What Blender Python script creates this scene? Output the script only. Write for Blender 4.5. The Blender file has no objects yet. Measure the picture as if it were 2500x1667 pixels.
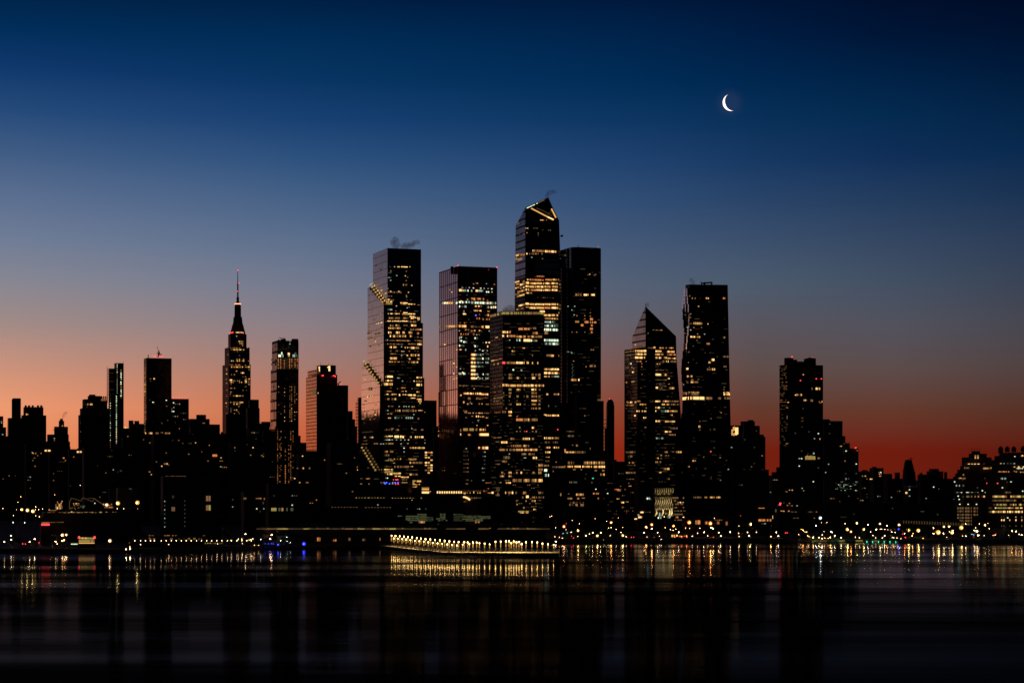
import bpy, bmesh, math, random
from mathutils import Vector, Matrix
R = math.radians
random.seed(7)
sc = bpy.context.scene
COL = sc.collection
# ------------------------------------------------------------------ camera
F = 4600.0          # focal length in photo pixels (photo is 2500 wide)
CAMZ = 60.0         # the cliff-top viewpoint, metres above the river
YH = 1163.0         # photo row of the horizon
cd = bpy.data.cameras.new('camera')
cam = bpy.data.objects.new('camera', cd)
COL.objects.link(cam)
cam.location = (0, 0, CAMZ)
cam.rotation_euler = (R(90), 0, 0)
cd.sensor_width = 36.0
cd.lens = F / 2500 * 36
cd.shift_y = (YH - 833.5) / 2500
cd.clip_start = 1.0
cd.clip_end = 90000.0
sc.camera = cam
sc.view_settings.view_transform = 'Standard'
sc.view_settings.look = 'None'
sc.view_settings.exposure = 0
sc.view_settings.gamma = 1
sc.cycles.use_denoising = True
sc.cycles.max_bounces = 5
sc.cycles.diffuse_bounces = 2
sc.cycles.glossy_bounces = 3
sc.cycles.sample_clamp_indirect = 4.0

def lin(c):
    return tuple(((v/255)/12.92 if v/255 <= .04045 else (((v/255)+.055)/1.055)**2.4) for v in c)

# ------------------------------------------------------------------ sky: dawn glow to the left of the view
SUN_AZ, SUN_EL = -38.0, -6.0
world = bpy.data.worlds.new('World'); sc.world = world
world.use_nodes = True
nt = world.node_tree; N = nt.nodes; L = nt.links
N.clear()
def nd(t, **k):
    n = N.new(t)
    for a, b in k.items(): setattr(n, a, b)
    return n
def mth(op, a, b=None, clamp=False):
    n = nd('ShaderNodeMath', operation=op, use_clamp=clamp)
    for i, v in enumerate((a, b)):
        if v is None: continue
        if isinstance(v, (int, float)): n.inputs[i].default_value = v
        else: L.new(v, n.inputs[i])
    return n.outputs[0]
tc = nd('ShaderNodeTexCoord'); sp = nd('ShaderNodeSeparateXYZ'); L.new(tc.outputs['Generated'], sp.inputs[0])
hz = mth('SQRT', mth('ADD', mth('MULTIPLY', sp.outputs[0], sp.outputs[0]), mth('MULTIPLY', sp.outputs[1], sp.outputs[1])))
tanel = mth('DIVIDE', sp.outputs[2], mth('MAXIMUM', hz, 0.0001))
tt = mth('DIVIDE', tanel, 0.62, clamp=True)           # 0 at the horizon, 0.408 at the top of the frame
az = mth('MULTIPLY', mth('ARCTAN2', sp.outputs[0], sp.outputs[1]), 180/math.pi)
YS = [0, 100, 200, 300, 400, 500, 600, 700, 800, 900, 1000, 1100]
def ramp(cols, mul=1.0, ys=YS):
    n = nd('ShaderNodeValToRGB'); cr = n.color_ramp; cr.interpolation = 'LINEAR'
    if not isinstance(mul, (list, tuple)): mul = [mul]*len(cols)
    st = sorted([(((YH - y)/F)/0.62, tuple(v*k for v in lin(c))) for y, c, k in zip(ys, cols, mul)])
    top = tuple(v*mul[0] for v in lin(cols[0]))
    st.append((0.75, tuple(v*.55 for v in top))); st.append((1.0, tuple(v*.4 for v in top)))
    while len(cr.elements) < len(st): cr.elements.new(0.5)
    for e, (p, c) in zip(cr.elements, st):
        e.position = min(1, max(0, p))
    for e, (p, c) in zip(cr.elements, st):
        e.color = (c[0], c[1], c[2], 1)
    L.new(tt, n.inputs[0])
    return n.outputs[0]
r0 = ramp([(2,32,66),(0,44,88),(16,56,108),(36,74,122),(64,92,132),(90,110,144),(110,124,150),(134,134,146),(160,138,134),(200,145,123),(237,153,111),(236,138,90)])
rg = ramp([(2,32,66),(0,44,88),(16,56,108),(36,74,122),(66,94,134),(96,100,128),(116,114,134),(144,126,138),(174,140,134),(212,150,128),(242,154,116),(240,138,96)], [1.2,1.2,1.2,1.2,1.2,1.2,1.25,1.3,1.5,1.9,2.4,2.4])
r1 = ramp([(0,30,66),(0,44,86),(8,52,98),(24,64,114),(46,82,126),(72,98,134),(94,112,140),(116,122,142),(140,126,132),(166,122,110),(198,110,78),(198,86,50)])
r2 = ramp([(0,24,60),(0,36,76),(0,44,86),(14,54,98),(32,66,110),(50,78,116),(68,88,118),(84,96,116),(100,94,102),(120,84,78),(134,64,44),(142,36,17)])
r2b = ramp([(0,20,52),(0,28,66),(0,38,78),(8,48,88),(22,56,98),(42,68,104),(60,80,108),(76,90,108),(88,84,92),(95,77,73),(99,58,45),(116,30,15)])
r3 = ramp([(0,14,42),(0,20,52),(0,32,68),(4,42,80),(16,46,88),(34,60,94),(52,70,97),(66,80,99),(82,82,93),(92,76,75),(100,58,45),(110,28,14)])
r4 = ramp([(0,8,34),(0,16,44),(0,24,56),(4,34,68),(8,42,78),(26,50,82),(42,60,86),(56,66,85),(70,70,80),(80,66,66),(86,50,38),(94,26,14)])
def mr(a, b):
    n = nd('ShaderNodeMapRange', clamp=True)
    n.inputs['From Min'].default_value = a; n.inputs['From Max'].default_value = b
    L.new(az, n.inputs['Value']); return n.outputs[0]
def mix(f, a, b):
    n = nd('ShaderNodeMix', data_type='RGBA'); L.new(f, n.inputs[0])
    for s, v in ((n.inputs[6], a), (n.inputs[7], b)):
        if isinstance(v, tuple): s.default_value = v
        else: L.new(v, s)
    return n.outputs[2]
BACK = (0.0009, 0.0017, 0.0045, 1)
c = mix(mr(-100, -62), BACK, rg)
c = mix(mr(-34, -15), c, r0)
c = mix(mr(-14.9, -6.2), c, r1)
c = mix(mr(-6.2, 3.6), c, r2)
c = mix(mr(3.6, 7.4), c, r2b)
c = mix(mr(7.4, 11.4), c, r3)
c = mix(mr(11.4, 15.5), c, r4)
c = mix(mr(17, 60), c, BACK)
# faint glow of the air around the moon
md_ = Vector(((1781-1250)/F, 1.0, (YH-252)/F)).normalized()
vd = nd('ShaderNodeVectorMath', operation='DISTANCE'); L.new(tc.outputs['Generated'], vd.inputs[0]); vd.inputs[1].default_value = md_
mg = nd('ShaderNodeMapRange', clamp=True, interpolation_type='SMOOTHERSTEP'); L.new(vd.outputs['Value'], mg.inputs['Value'])
mg.inputs['From Min'].default_value = .0095; mg.inputs['From Max'].default_value = .0015; mg.inputs['To Max'].default_value = .010
gv = nd('ShaderNodeVectorMath', operation='SCALE'); gv.inputs[0].default_value = (1, .72, .78); L.new(mg.outputs[0], gv.inputs['Scale'])
av = nd('ShaderNodeVectorMath', operation='ADD'); L.new(c, av.inputs[0]); L.new(gv.outputs[0], av.inputs[1]); c = av.outputs[0]
bg1 = nd('ShaderNodeBackground'); L.new(c, bg1.inputs[0]); bg1.inputs[1].default_value = 1.0
st = nd('ShaderNodeTexSky', sky_type='NISHITA'); st.sun_disc = False
st.sun_elevation = R(-5); st.sun_rotation = R(SUN_AZ)
bg2 = nd('ShaderNodeBackground'); L.new(st.outputs[0], bg2.inputs[0]); bg2.inputs[1].default_value = 0.004
ad = nd('ShaderNodeAddShader'); L.new(bg1.outputs[0], ad.inputs[0]); L.new(bg2.outputs[0], ad.inputs[1])
wo = nd('ShaderNodeOutputWorld'); L.new(ad.outputs[0], wo.inputs[0])
# the sun itself is still below the horizon, to the left behind the city
sd = bpy.data.lights.new('sun', 'SUN'); sd.energy = 2.0; sd.angle = R(0.5); sd.color = (1, .86, .7)
so = bpy.data.objects.new('sun', sd); COL.objects.link(so)
dv = Vector((math.sin(R(SUN_AZ))*math.cos(R(SUN_EL)), math.cos(R(SUN_AZ))*math.cos(R(SUN_EL)), math.sin(R(SUN_EL))))
so.rotation_euler = dv.to_track_quat('Z', 'Y').to_euler()

# ------------------------------------------------------------------ materials
def newmat(name):
    m = bpy.data.materials.new(name); m.use_nodes = True
    m.node_tree.nodes.clear(); return m
def emat(name, col, s, sampling='NONE'):
    m = newmat(name); n = m.node_tree.nodes; l = m.node_tree.links
    e = n.new('ShaderNodeEmission'); e.inputs[0].default_value = (*col, 1); e.inputs[1].default_value = s
    o = n.new('ShaderNodeOutputMaterial'); l.new(e.outputs[0], o.inputs[0])
    m.cycles.emission_sampling = sampling
    return m
def pmat(name, col, rough=.7, metal=0.0, var=.25, scale=.2, spec=.4):
    m = newmat(name); n = m.node_tree.nodes; l = m.node_tree.links
    p = n.new('ShaderNodeBsdfPrincipled'); o = n.new('ShaderNodeOutputMaterial'); l.new(p.outputs[0], o.inputs[0])
    t = n.new('ShaderNodeTexCoord'); z = n.new('ShaderNodeTexNoise'); z.inputs['Scale'].default_value = scale
    z.inputs['Detail'].default_value = 4
    l.new(t.outputs['Object'], z.inputs['Vector'])
    r = n.new('ShaderNodeValToRGB')
    r.color_ramp.elements[0].position = .3; r.color_ramp.elements[1].position = .7
    r.color_ramp.elements[0].color = (*[v*(1-var) for v in col], 1)
    r.color_ramp.elements[1].color = (*[v*(1+var) for v in col], 1)
    l.new(z.outputs[0], r.inputs[0]); l.new(r.outputs[0], p.inputs['Base Color'])
    p.inputs['Roughness'].default_value = rough; p.inputs['Metallic'].default_value = metal
    p.inputs['Specular IOR Level'].default_value = spec
    return m
TH = R(20)   # the street grid's turn from the view
CA, SA = math.cos(TH), math.sin(TH)
def facade(name, wall, glass, floor_h=4.2, bay=3.0, line=.14, vline=.1, rough=.06, metal=.85, var=.12):
    """curtain wall: glass panes between floor bands and mullions, laid out in metres on the wall itself"""
    m = newmat(name); n = m.node_tree.nodes; l = m.node_tree.links
    def M(op, a, b=None):
        k = n.new('ShaderNodeMath'); k.operation = op
        for i, v in enumerate((a, b)):
            if v is None: continue
            if isinstance(v, (int, float)): k.inputs[i].default_value = v
            else: l.new(v, k.inputs[i])
        return k.outputs[0]
    t = n.new('ShaderNodeTexCoord'); s = n.new('ShaderNodeSeparateXYZ'); l.new(t.outputs['Object'], s.inputs[0])
    u = M('ADD', M('MULTIPLY', s.outputs[0], CA - SA), M('MULTIPLY', s.outputs[1], SA + CA))
    zf = M('DIVIDE', s.outputs[2], floor_h); uf = M('DIVIDE', u, bay)
    fl = M('LESS_THAN', M('FRACT', zf), line); ml = M('LESS_THAN', M('FRACT', uf), vline)
    ln = M('MAXIMUM', fl, ml)
    cb = n.new('ShaderNodeCombineXYZ'); l.new(M('FLOOR', zf), cb.inputs[0]); l.new(M('FLOOR', uf), cb.inputs[1])
    wn = n.new('ShaderNodeTexWhiteNoise'); l.new(cb.outputs[0], wn.inputs[0])
    mv = M('ADD', M('MULTIPLY', wn.outputs[0], 2*var), 1-var)
    hs = n.new('ShaderNodeHueSaturation'); hs.inputs['Color'].default_value = (*glass, 1); l.new(mv, hs.inputs['Value'])
    mx = n.new('ShaderNodeMix'); mx.data_type = 'RGBA'; l.new(ln, mx.inputs[0])
    l.new(hs.outputs[0], mx.inputs[6]); mx.inputs[7].default_value = (*wall, 1)
    g = n.new('ShaderNodeBsdfGlossy'); g.inputs['Roughness'].default_value = rough
    sc_ = n.new('ShaderNodeVectorMath'); sc_.operation = 'SCALE'; l.new(hs.outputs[0], sc_.inputs[0]); sc_.inputs['Scale'].default_value = 1.45
    l.new(sc_.outputs[0], g.inputs['Color'])
    # every pane sits a hair out of true
    nv = n.new('ShaderNodeVectorMath'); nv.operation = 'SUBTRACT'; l.new(wn.outputs['Color'], nv.inputs[0]); nv.inputs[1].default_value = (.5,.5,.5)
    ns = n.new('ShaderNodeVectorMath'); ns.operation = 'SCALE'; l.new(nv.outputs[0], ns.inputs[0]); ns.inputs['Scale'].default_value = .008
    ge = n.new('ShaderNodeNewGeometry'); na = n.new('ShaderNodeVectorMath'); na.operation = 'ADD'; l.new(ge.outputs['Normal'], na.inputs[0]); l.new(ns.outputs[0], na.inputs[1])
    nn = n.new('ShaderNodeVectorMath'); nn.operation = 'NORMALIZE'; l.new(na.outputs[0], nn.inputs[0]); l.new(nn.outputs[0], g.inputs['Normal'])
    d = n.new('ShaderNodeBsdfDiffuse'); d.inputs['Color'].default_value = (*wall, 1)
    fr = n.new('ShaderNodeFresnel'); fr.inputs['IOR'].default_value = 2.4
    ms = n.new('ShaderNodeMixShader'); l.new(M('MULTIPLY', fr.outputs[0], M('SUBTRACT', 1.0, M('MULTIPLY', ln, .9))), ms.inputs[0])
    l.new(d.outputs[0], ms.inputs[1]); l.new(g.outputs[0], ms.inputs[2])
    o = n.new('ShaderNodeOutputMaterial'); l.new(ms.outputs[0], o.inputs[0])
    return m
MAT = {}
MAT['glass'] = facade('glass_curtain_wall', (.012,.012,.013), (.34,.35,.38), 4.1, 3.0, .09, .0)
MAT['spiral'] = facade('spiral_glass', (.03,.03,.03), (.66,.66,.68), 8.2, 4.5, .055, .0, var=.05)
MAT['grid'] = facade('bronze_grid_glass', (.22,.05,.04), (.62,.55,.62), 17.2, 7.4, .07, .3, var=.10)
MAT['ribbed'] = facade('banded_dark_glass', (.012,.012,.014), (.42,.43,.48), 8.4, 3.0, .24, .02, var=.15)
MAT['dark'] = facade('dark_glass', (.012,.012,.013), (.07,.07,.08), 4.0, 3.0, .3, .2, var=.3)
MAT['dim'] = facade('dim_brown_glass', (.02,.015,.012), (.3,.24,.2), 3.4, 2.6, .35, .35, var=.5)
MAT['block'] = facade('alternating_glass', (.02,.018,.016), (.26,.24,.25), 13.0, 4.5, .25, .2, var=.5)
MAT['hband'] = facade('banded_glass', (.10,.045,.03), (.36,.25,.20), 5.0, 6.0, .22, .0, var=.12)
MAT['brick'] = pmat('dark_masonry', (.07,.06,.055), .85)
MAT['brown'] = pmat('brown_brick', (.10,.07,.05), .9)
MAT['stone'] = facade('limestone_piers', (.10,.09,.085), (.10,.09,.1), 3.8, 3.2, .3, .45, rough=.3, metal=.2, var=.3)
MAT['concrete'] = pmat('grey_concrete', (.16,.155,.15), .8)
MAT['metal'] = pmat('dark_painted_metal', (.04,.04,.045), .5, .4)
MAT['roof'] = pmat('roof_felt', (.035,.035,.04), .9)
MAT['ground'] = pmat('city_ground', (.04,.04,.04), .9, scale=.02)
MAT['deck'] = pmat('pier_planks', (.42,.36,.27), .8, scale=.3)
MAT['fin'] = pmat('pale_metal_fins', (.55,.5,.38), .5)
MAT['bark'] = pmat('bark', (.05,.04,.03), .9, scale=3)
MAT['leaf'] = pmat('dark_foliage', (.045,.06,.03), .8, scale=.8, var=.5)
MAT['hull'] = pmat('painted_hull', (.06,.06,.07), .4)
MAT['hullred'] = pmat('red_painted_steel', (.35,.02,.015), .5)
MAT['carpaint'] = pmat('car_paint', (.08,.08,.09), .3, .3)
MAT['tyre'] = pmat('tyre_rubber', (.02,.02,.02), .9)
MAT['carglass'] = pmat('car_glass', (.02,.02,.025), .1)
E = {
 'X': emat('window_light_brightest', (1,.58,.21), 1.6),
 'Y': emat('window_light_bright', (1,.50,.14), .9),
 'w': emat('window_light_warm', (1,.44,.13), .38),
 'v': emat('window_light_soft', (1,.50,.20), .2),
 'f': emat('window_light_faintest', (.9,.55,.25), .028),
 'd': emat('window_light_dim', (.9,.58,.26), .065),
 'o': emat('window_light_orange', (1,.32,.09), .7),
 'p': emat('window_light_copper', (1,.34,.10), .28),
 'C': emat('window_light_white', (.86,1,.66), 1.3),
 'c': emat('window_light_pale_green', (.72,.95,.78), .45),
 'k': emat('window_light_faint_green', (.55,.75,.5), .1),
 'r': emat('light_red', (1,.05,.07), 2.2),
 'b': emat('light_blue', (.05,.07,1), 5.0),
 'g': emat('light_green', (.05,1,.45), 1.6),
 'q': emat('window_light_brown', (.8,.42,.18), .17),
 'n': emat('window_light_gold', (.8,.62,.16), .4),
}
STY = {
 'X': [('X',.75),('Y',.25)], 'Y': [('Y',.6),('X',.2),('w',.2)], 'w': [('w',.5),('Y',.2),('v',.3)],
 'v': [('v',.6),('w',.2),('d',.2)], 'd': [('d',.7),('v',.3)], 'o': [('o',.7),('w',.15),('p',.15)],
 'p': [('p',.7),('o',.3)], 'C': [('C',.6),('c',.4)], 'c': [('c',.5),('k',.35),('C',.15)], 'k': [('k',.8),('c',.2)],
 'r': [('r',1)], 'b': [('b',1)], 'g': [('g',1)], 'q': [('q',1)], 'n': [('n',.8),('w',.2)],
 'm': [('w',.3),('v',.2),('c',.2),('d',.3)],
}
def pick(s):
    r = random.random(); a = 0
    for k, w in STY[s]:
        a += w
        if r <= a: return k
    return STY[s][-1][0]

# ------------------------------------------------------------------ helpers
def at(x, y, D):     # where a sight line through photo pixel x, y stands at distance D
    return Vector(((x-1250)/F*D, D, CAMZ + (YH-y)/F*D))
def link(name, me, parent=None, loc=None):
    o = bpy.data.objects.new(name, me); COL.objects.link(o)
    if parent is not None: o.parent = parent
    if loc is not None: o.location = loc
    return o
WORDS_ = ['first','second','third','fourth','fifth','sixth','seventh','eighth']
def tag(o, label, cat, group=None):
    o['label'] = label; o['category'] = cat
    if group: o['group'] = group
    return o
def empty(name, loc):
    o = bpy.data.objects.new(name, None); o.empty_display_size = 5; COL.objects.link(o); o.location = loc; return o
class MB:
    def __init__(s): s.v = []; s.f = []; s.mi = []; s.m = []
    def mat(s, m):
        if m not in s.m: s.m.append(m)
        return s.m.index(m)
    def poly(s, pts, m):
        i = len(s.v); s.v += [tuple(p) for p in pts]; s.f.append(tuple(range(i, i+len(pts)))); s.mi.append(s.mat(m))
    def prism(s, bot, top, m, mtop=None):
        n = len(bot); i = len(s.v); s.v += [tuple(p) for p in bot] + [tuple(p) for p in top]
        for k in range(n):
            s.f.append((i+k, i+(k+1) % n, i+n+(k+1) % n, i+n+k)); s.mi.append(s.mat(m))
        s.f.append(tuple(i+n+k for k in range(n))); s.mi.append(s.mat(mtop or m))
        s.f.append(tuple(i+n-1-k for k in range(n))); s.mi.append(s.mat(m))
    def box(s, c, sx, sy, z0, z1, m, th=0.0, mtop=None):
        ca, sa = math.cos(th), math.sin(th)
        q = [(-sx/2,-sy/2),(sx/2,-sy/2),(sx/2,sy/2),(-sx/2,sy/2)]
        P = [(c[0]+a*ca-b*sa, c[1]+a*sa+b*ca) for a, b in q]
        s.prism([(a,b,z0) for a,b in P], [(a,b,z1) for a,b in P], m, mtop)
    def cyl(s, c, r0, r1, z0, z1, m, n=10):
        P = [(math.cos(2*math.pi*k/n), math.sin(2*math.pi*k/n)) for k in range(n)]
        s.prism([(c[0]+a*r0, c[1]+b*r0, z0) for a,b in P], [(c[0]+a*r1, c[1]+b*r1, z1) for a,b in P], m)
    def bar(s, a, b, r, m):
        a = Vector(a); b = Vector(b); d = (b-a).normalized()
        up = Vector((0,0,1)) if abs(d.z) < .9 else Vector((1,0,0))
        x = d.cross(up).normalized()*r; y = d.cross(x).normalized()*r
        q = [-x-y, x-y, x+y, -x+y]
        s.prism([a+k for k in q], [b+k for k in q], m)
    def mesh(s, name):
        me = bpy.data.meshes.new(name); me.from_pydata(s.v, [], s.f)
        for m in s.m: me.materials.append(m)
        me.polygons.foreach_set('material_index', s.mi); me.update()
        return me
    def build(s, name, parent=None, loc=None): return link(name, s.mesh(name), parent, loc)
CUBE = {}
def cube(mat):
    if mat not in CUBE:
        b = MB(); b.box((0,0), 1, 1, -.5, .5, mat); CUBE[mat] = b.mesh('window')
    return CUBE[mat]
GZ = 3.0   # street level above the river

class Tower:
    """A building on the street grid. tiers: (xL, xC, xR, yTop[, dD]) read off the photo at distance D."""
    def __init__(s, name, label, cat, D, tiers, mat='dark', group=None, body=True, zbase=GZ, part='wall'):
        s.D = D; s.tiers = []; s.wins = []; s.mat = mat; s.off = .22
        t0 = tiers[0]
        xc = t0[1]
        s.P = Vector(((xc-1250)/F*D, D, zbase))
        s.root = empty(name, s.P); tag(s.root, label, cat, group)
        b = MB()
        for i, t in enumerate(tiers):
            dD = t[4] if len(t) > 4 else 0.0
            s.tiers.append(s.frame(t[0], t[1], t[2], D + dD + i*.37))
            P, w, l = s.tiers[-1]
            z1 = at(t[1], t[3], P.y).z
            a = Vector((CA, SA, 0)); bb = Vector((-SA, CA, 0))
            q = [P, P + a*w, P + a*w + bb*l, P + bb*l]
            q = [p - s.P for p in q]
            if body:
                b.prism([(p.x, p.y, 0) for p in q], [(p.x, p.y, z1 - zbase) for p in q], MAT[mat], MAT['roof'])
                # parapet and plant room give the roofline a real edge
        if body: s.wall = b.build(part, s.root)
    def frame(s, xL, xC, xR, D):
        tL, tC, tR = [(x-1250)/F for x in (xL, xC, xR)]
        P = Vector((tC*D, D, 0))
        w = max(.5, (tR*D - P.x)/(CA - tR*SA))
        l = max(.5, (P.x - tL*D)/(SA + tL*CA))
        if l > 90: l = 90.0
        return P, w, l
    def spot(s, x, face, ti):
        P, w, l = s.tiers[ti]; t = (x-1250)/F
        if face == 'F':
            k = (t*P.y - P.x)/(CA - t*SA); return P + Vector((CA, SA, 0))*k
        k = (P.x - t*P.y)/(SA + t*CA); return P + Vector((-SA, CA, 0))*k
    def win(s, x0, x1, y, h, st, face='F', ti=0, zref=None, off=None):
        h *= .8
        if off is None: off = s.off
        A = s.spot(x0, face, ti); B = s.spot(x1, face, ti)
        if zref is None: zref = B.y if face == 'L' else A.y
        zc = CAMZ + (YH-y)/F*zref; hh = h/F*zref
        n = Vector((SA, -CA, 0)) if face == 'F' else Vector((-CA, -SA, 0))
        c = (A+B)/2 + n*off; c.z = zc
        s.wins.append((abs((x1-x0)*h), c, (B-A).length, hh, face, st))
    def rows(s, txt, cr, face='F', ti=0, cell=3.3, h=2.7, gap=.62):
        """txt: 'y[/h] x0-x1S[~] xS ...; ...' in the pixels of a crop cr=(ox, oy, scale)"""
        ox, oy, k = cr
        for ln in txt.replace('\n', ' ').split(';'):
            tk = ln.split()
            if not tk: continue
            yy = tk[0].split('/'); y = oy + float(yy[0])/k
            hh = float(yy[1])/k if len(yy) > 1 else h
            for q in tk[1:]:
                sparse = q.endswith('~')
                if sparse: q = q[:-1]
                stl = q[-1]; q = q[:-1]
                if '-' in q:
                    a, b2 = q.split('-'); a = ox + float(a)/k; b2 = ox + float(b2)/k
                    n = max(1, round((b2-a)/cell)); cw = (b2-a)/n
                    pp = .5 if sparse else .9
                    A = s.spot(b2 if face == 'L' else a, face, ti).y
                    for i in range(n):
                        if random.random() > pp and n > 1: continue
                        g = gap*random.uniform(.6, 1.2)
                        h2 = hh*random.choice((1, 1, .8, .65)) if hh < 4 else hh
                        s.win(a+i*cw+g/2, a+(i+1)*cw-g/2, y, h2, pick(stl), face, ti, A)
                else:
                    a = ox + float(q)/k
                    s.win(a-1.25, a+1.25, y, 2.6, stl if stl in E else 'w', face, ti)
    def scatter(s, x0, x1, y0, y1, n, st='m', face='F', ti=0, dy=7.5, dx=5.0, sz=2.2):
        done = set()
        for _ in range(n):
            i = random.randrange(max(1, int((x1-x0)/dx))); j = random.randrange(max(1, int((y1-y0)/dy)))
            for k in range(random.choice((1,1,1,2,3))):
                if (i+k, j) in done or x0+(i+k)*dx+sz > x1: continue
                done.add((i+k, j))
                x = x0 + (i+k)*dx
                s.win(x, x+sz*random.uniform(.8, 1.3), y0+j*dy+1, sz*random.uniform(.8,1.1), pick(st), face, ti)
    def faint(s, x0, x1, y0, y1, n, face='F', ti=0, dy=8.3, dx=3.0):
        for _ in range(n):
            x = x0 + random.randrange(int((x1-x0)/dx))*dx; y = y0 + random.randrange(int((y1-y0)/dy))*dy
            w = min(random.choice((2,3,5,8,12)), x1-x)
            s.win(x, x+w-.4, y, 2.0, random.choice('fffd'), face, ti, off=.12)
    def finish(s, cap=100):
        s.wins.sort(key=lambda q: -q[0])
        rest = MB()
        for i, (ar, c, w, hh, face, st) in enumerate(s.wins):
            th = TH if face == 'F' else TH + math.pi/2
            loc = c - s.P
            if i < cap:
                o = link('window', cube(E[st]), s.root, loc)
                o.rotation_euler = (0, 0, th); o.scale = (w, .5, hh)
            else:
                rest.box((loc.x, loc.y), w, .5, loc.z-hh/2, loc.z+hh/2, E[st], th)
        if rest.v:
            o = rest.build('window', s.root); o['kind'] = 'stuff'
        return s
    def part(s, name, fn):      # fn(mb, local) adds shapes in coordinates of the root
        b = MB(); fn(b, s); return b.build(name, s.root)
    def roofbox(s, x0, x1, y0, y1, ti=0, dd=12, name='roof_bulkhead', mat='roof'):
        """a plant room standing on the roof: photo columns x0..x1, rows y0 (top)..y1 (roof)"""
        D = s.tiers[ti][0].y + dd
        a = at(x0, y0, D); b2 = at(x1, y1, D)
        w = abs(b2.x-a.x); b = MB()
        b.box(((a.x+b2.x)/2 - s.P.x, D + w*.25 - s.P.y), w*.94, max(1.0, min(w, 14)), b2.z-s.P.z-6, a.z-s.P.z, MAT[mat], TH*.4)
        return b.build(name, s.root)
    def mast(s, x, y0, y1, r=.35, ti=0, dd=14, name='antenna', light=None):
        D = s.tiers[ti][0].y + dd
        a = at(x, y0, D) - s.P; b2 = at(x, y1, D) - s.P
        b = MB(); b.cyl((a.x, a.y), r, r*.5, b2.z-8, a.z, MAT['metal'], 6)
        o = b.build(name, s.root)
        return o
    def beacon(s, x, y, st='r', r=.65, ti=0, dd=1.0):
        D = s.tiers[ti][0].y + dd
        p = at(x, y, D) - s.P
        b = MB(); b.cyl((p.x, p.y), r, r*.7, p.z-r, p.z+r, E[st], 8); b.build('warning_light', s.root)

def solid(tw, D, front, mat, name='wall', xC=None):
    """a tapering volume: front = [(x, y, xback, yback)] in the plane of the river front; back edge follows the side street"""
    b = MB(); P = Vector(((xC-1250)/F*D, D, 0)); f = []; k = []
    for (x, y, xb, yb) in front:
        t = (x-1250)/F; a = (t*P.y - P.x)/(CA - t*SA); p = P + Vector((CA, SA, 0))*a
        z = CAMZ + (YH-y)/F*p.y
        tb = (xb-1250)/F; l = (p.x - tb*p.y)/(SA + tb*CA); q = p + Vector((-SA, CA, 0))*l
        zb = CAMZ + (YH-yb)/F*q.y
        p.z = max(z, GZ); q.z = max(zb, GZ) if y < 1290 else GZ
        if y >= 1290: p.z = GZ
        f.append(p - tw.P); k.append(q - tw.P)
    n = len(f)
    b.poly(f, MAT[mat])
    for i in range(n):
        j = (i+1) % n
        b.poly([f[i], f[j], k[j], k[i]][::-1], MAT[mat])
    b.poly(k[::-1], MAT[mat])
    me = b.mesh(name)
    bm = bmesh.new(); bm.from_mesh(me); bmesh.ops.remove_doubles(bm, verts=bm.verts, dist=.01)
    bmesh.ops.recalc_face_normals(bm, faces=bm.faces); bm.to_mesh(me); bm.free()
    return link(name, me, tw.root)
def autoc(xL, xR, D, ratio=.75):
    lo, hi = xL, xR
    for _ in range(30):
        xc = (lo+hi)/2
        tL, tC, tR = [(x-1250)/F for x in (xL, xc, xR)]
        w = (tR - tC)*D/(CA - tR*SA); l = (tC - tL)*D/(SA + tL*CA)
        if l/max(w, .01) < ratio: lo = xc
        else: hi = xc
    return (lo+hi)/2
def T(name, label, cat, D, spans, mat='dark', ratio=.75, group=None, zbase=GZ):
    tiers = []
    for sp_ in spans:
        xL, xR, y = sp_[:3]
        tiers.append((xL, autoc(xL, xR, D, ratio), xR, y) + tuple(sp_[3:]))
    return Tower(name, label, cat, D, tiers, mat, group, zbase=zbase)

# ------------------------------------------------------------------ river, ground
m = newmat('river_water'); n = m.node_tree.nodes; l = m.node_tree.links
gl = n.new('ShaderNodeBsdfGlossy'); gl.inputs['Color'].default_value = (.105,.105,.115,1); gl.inputs['Roughness'].default_value = .085
df = n.new('ShaderNodeBsdfDiffuse'); df.inputs['Color'].default_value = (.002,.003,.006,1)
adn = n.new('ShaderNodeAddShader'); l.new(gl.outputs[0], adn.inputs[0]); l.new(df.outputs[0], adn.inputs[1])
o = n.new('ShaderNodeOutputMaterial'); l.new(adn.outputs[0], o.inputs[0])
t = n.new('ShaderNodeTexCoord')
mp = n.new('ShaderNodeMapping'); mp.inputs['Scale'].default_value = (.02, .045, 1); l.new(t.outputs['Object'], mp.inputs[0])
n1 = n.new('ShaderNodeTexNoise'); n1.inputs['Scale'].default_value = 3.2; n1.inputs['Detail'].default_value = 5; n1.inputs['Roughness'].default_value = .55; l.new(mp.outputs[0], n1.inputs['Vector'])
mp3 = n.new('ShaderNodeMapping'); mp3.inputs['Scale'].default_value = (.012, .045, 1); l.new(t.outputs['Object'], mp3.inputs[0])
n3 = n.new('ShaderNodeTexNoise'); n3.inputs['Scale'].default_value = 1.0; n3.inputs['Detail'].default_value = 2; l.new(mp3.outputs[0], n3.inputs['Vector'])
bp3 = n.new('ShaderNodeBump'); bp3.inputs['Strength'].default_value = 1.0; bp3.inputs['Distance'].default_value = .10; l.new(n3.outputs[0], bp3.inputs['Height'])
bp = n.new('ShaderNodeBump'); bp.inputs['Strength'].default_value = 1.0; l.new(bp3.outputs[0], bp.inputs['Normal']); bp.inputs['Distance'].default_value = .035; l.new(n1.outputs[0], bp.inputs['Height'])
l.new(bp.outputs[0], gl.inputs['Normal'])
lw = n.new('ShaderNodeLayerWeight'); lw.inputs[0].default_value = .5; l.new(bp.outputs[0], lw.inputs['Normal'])
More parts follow.
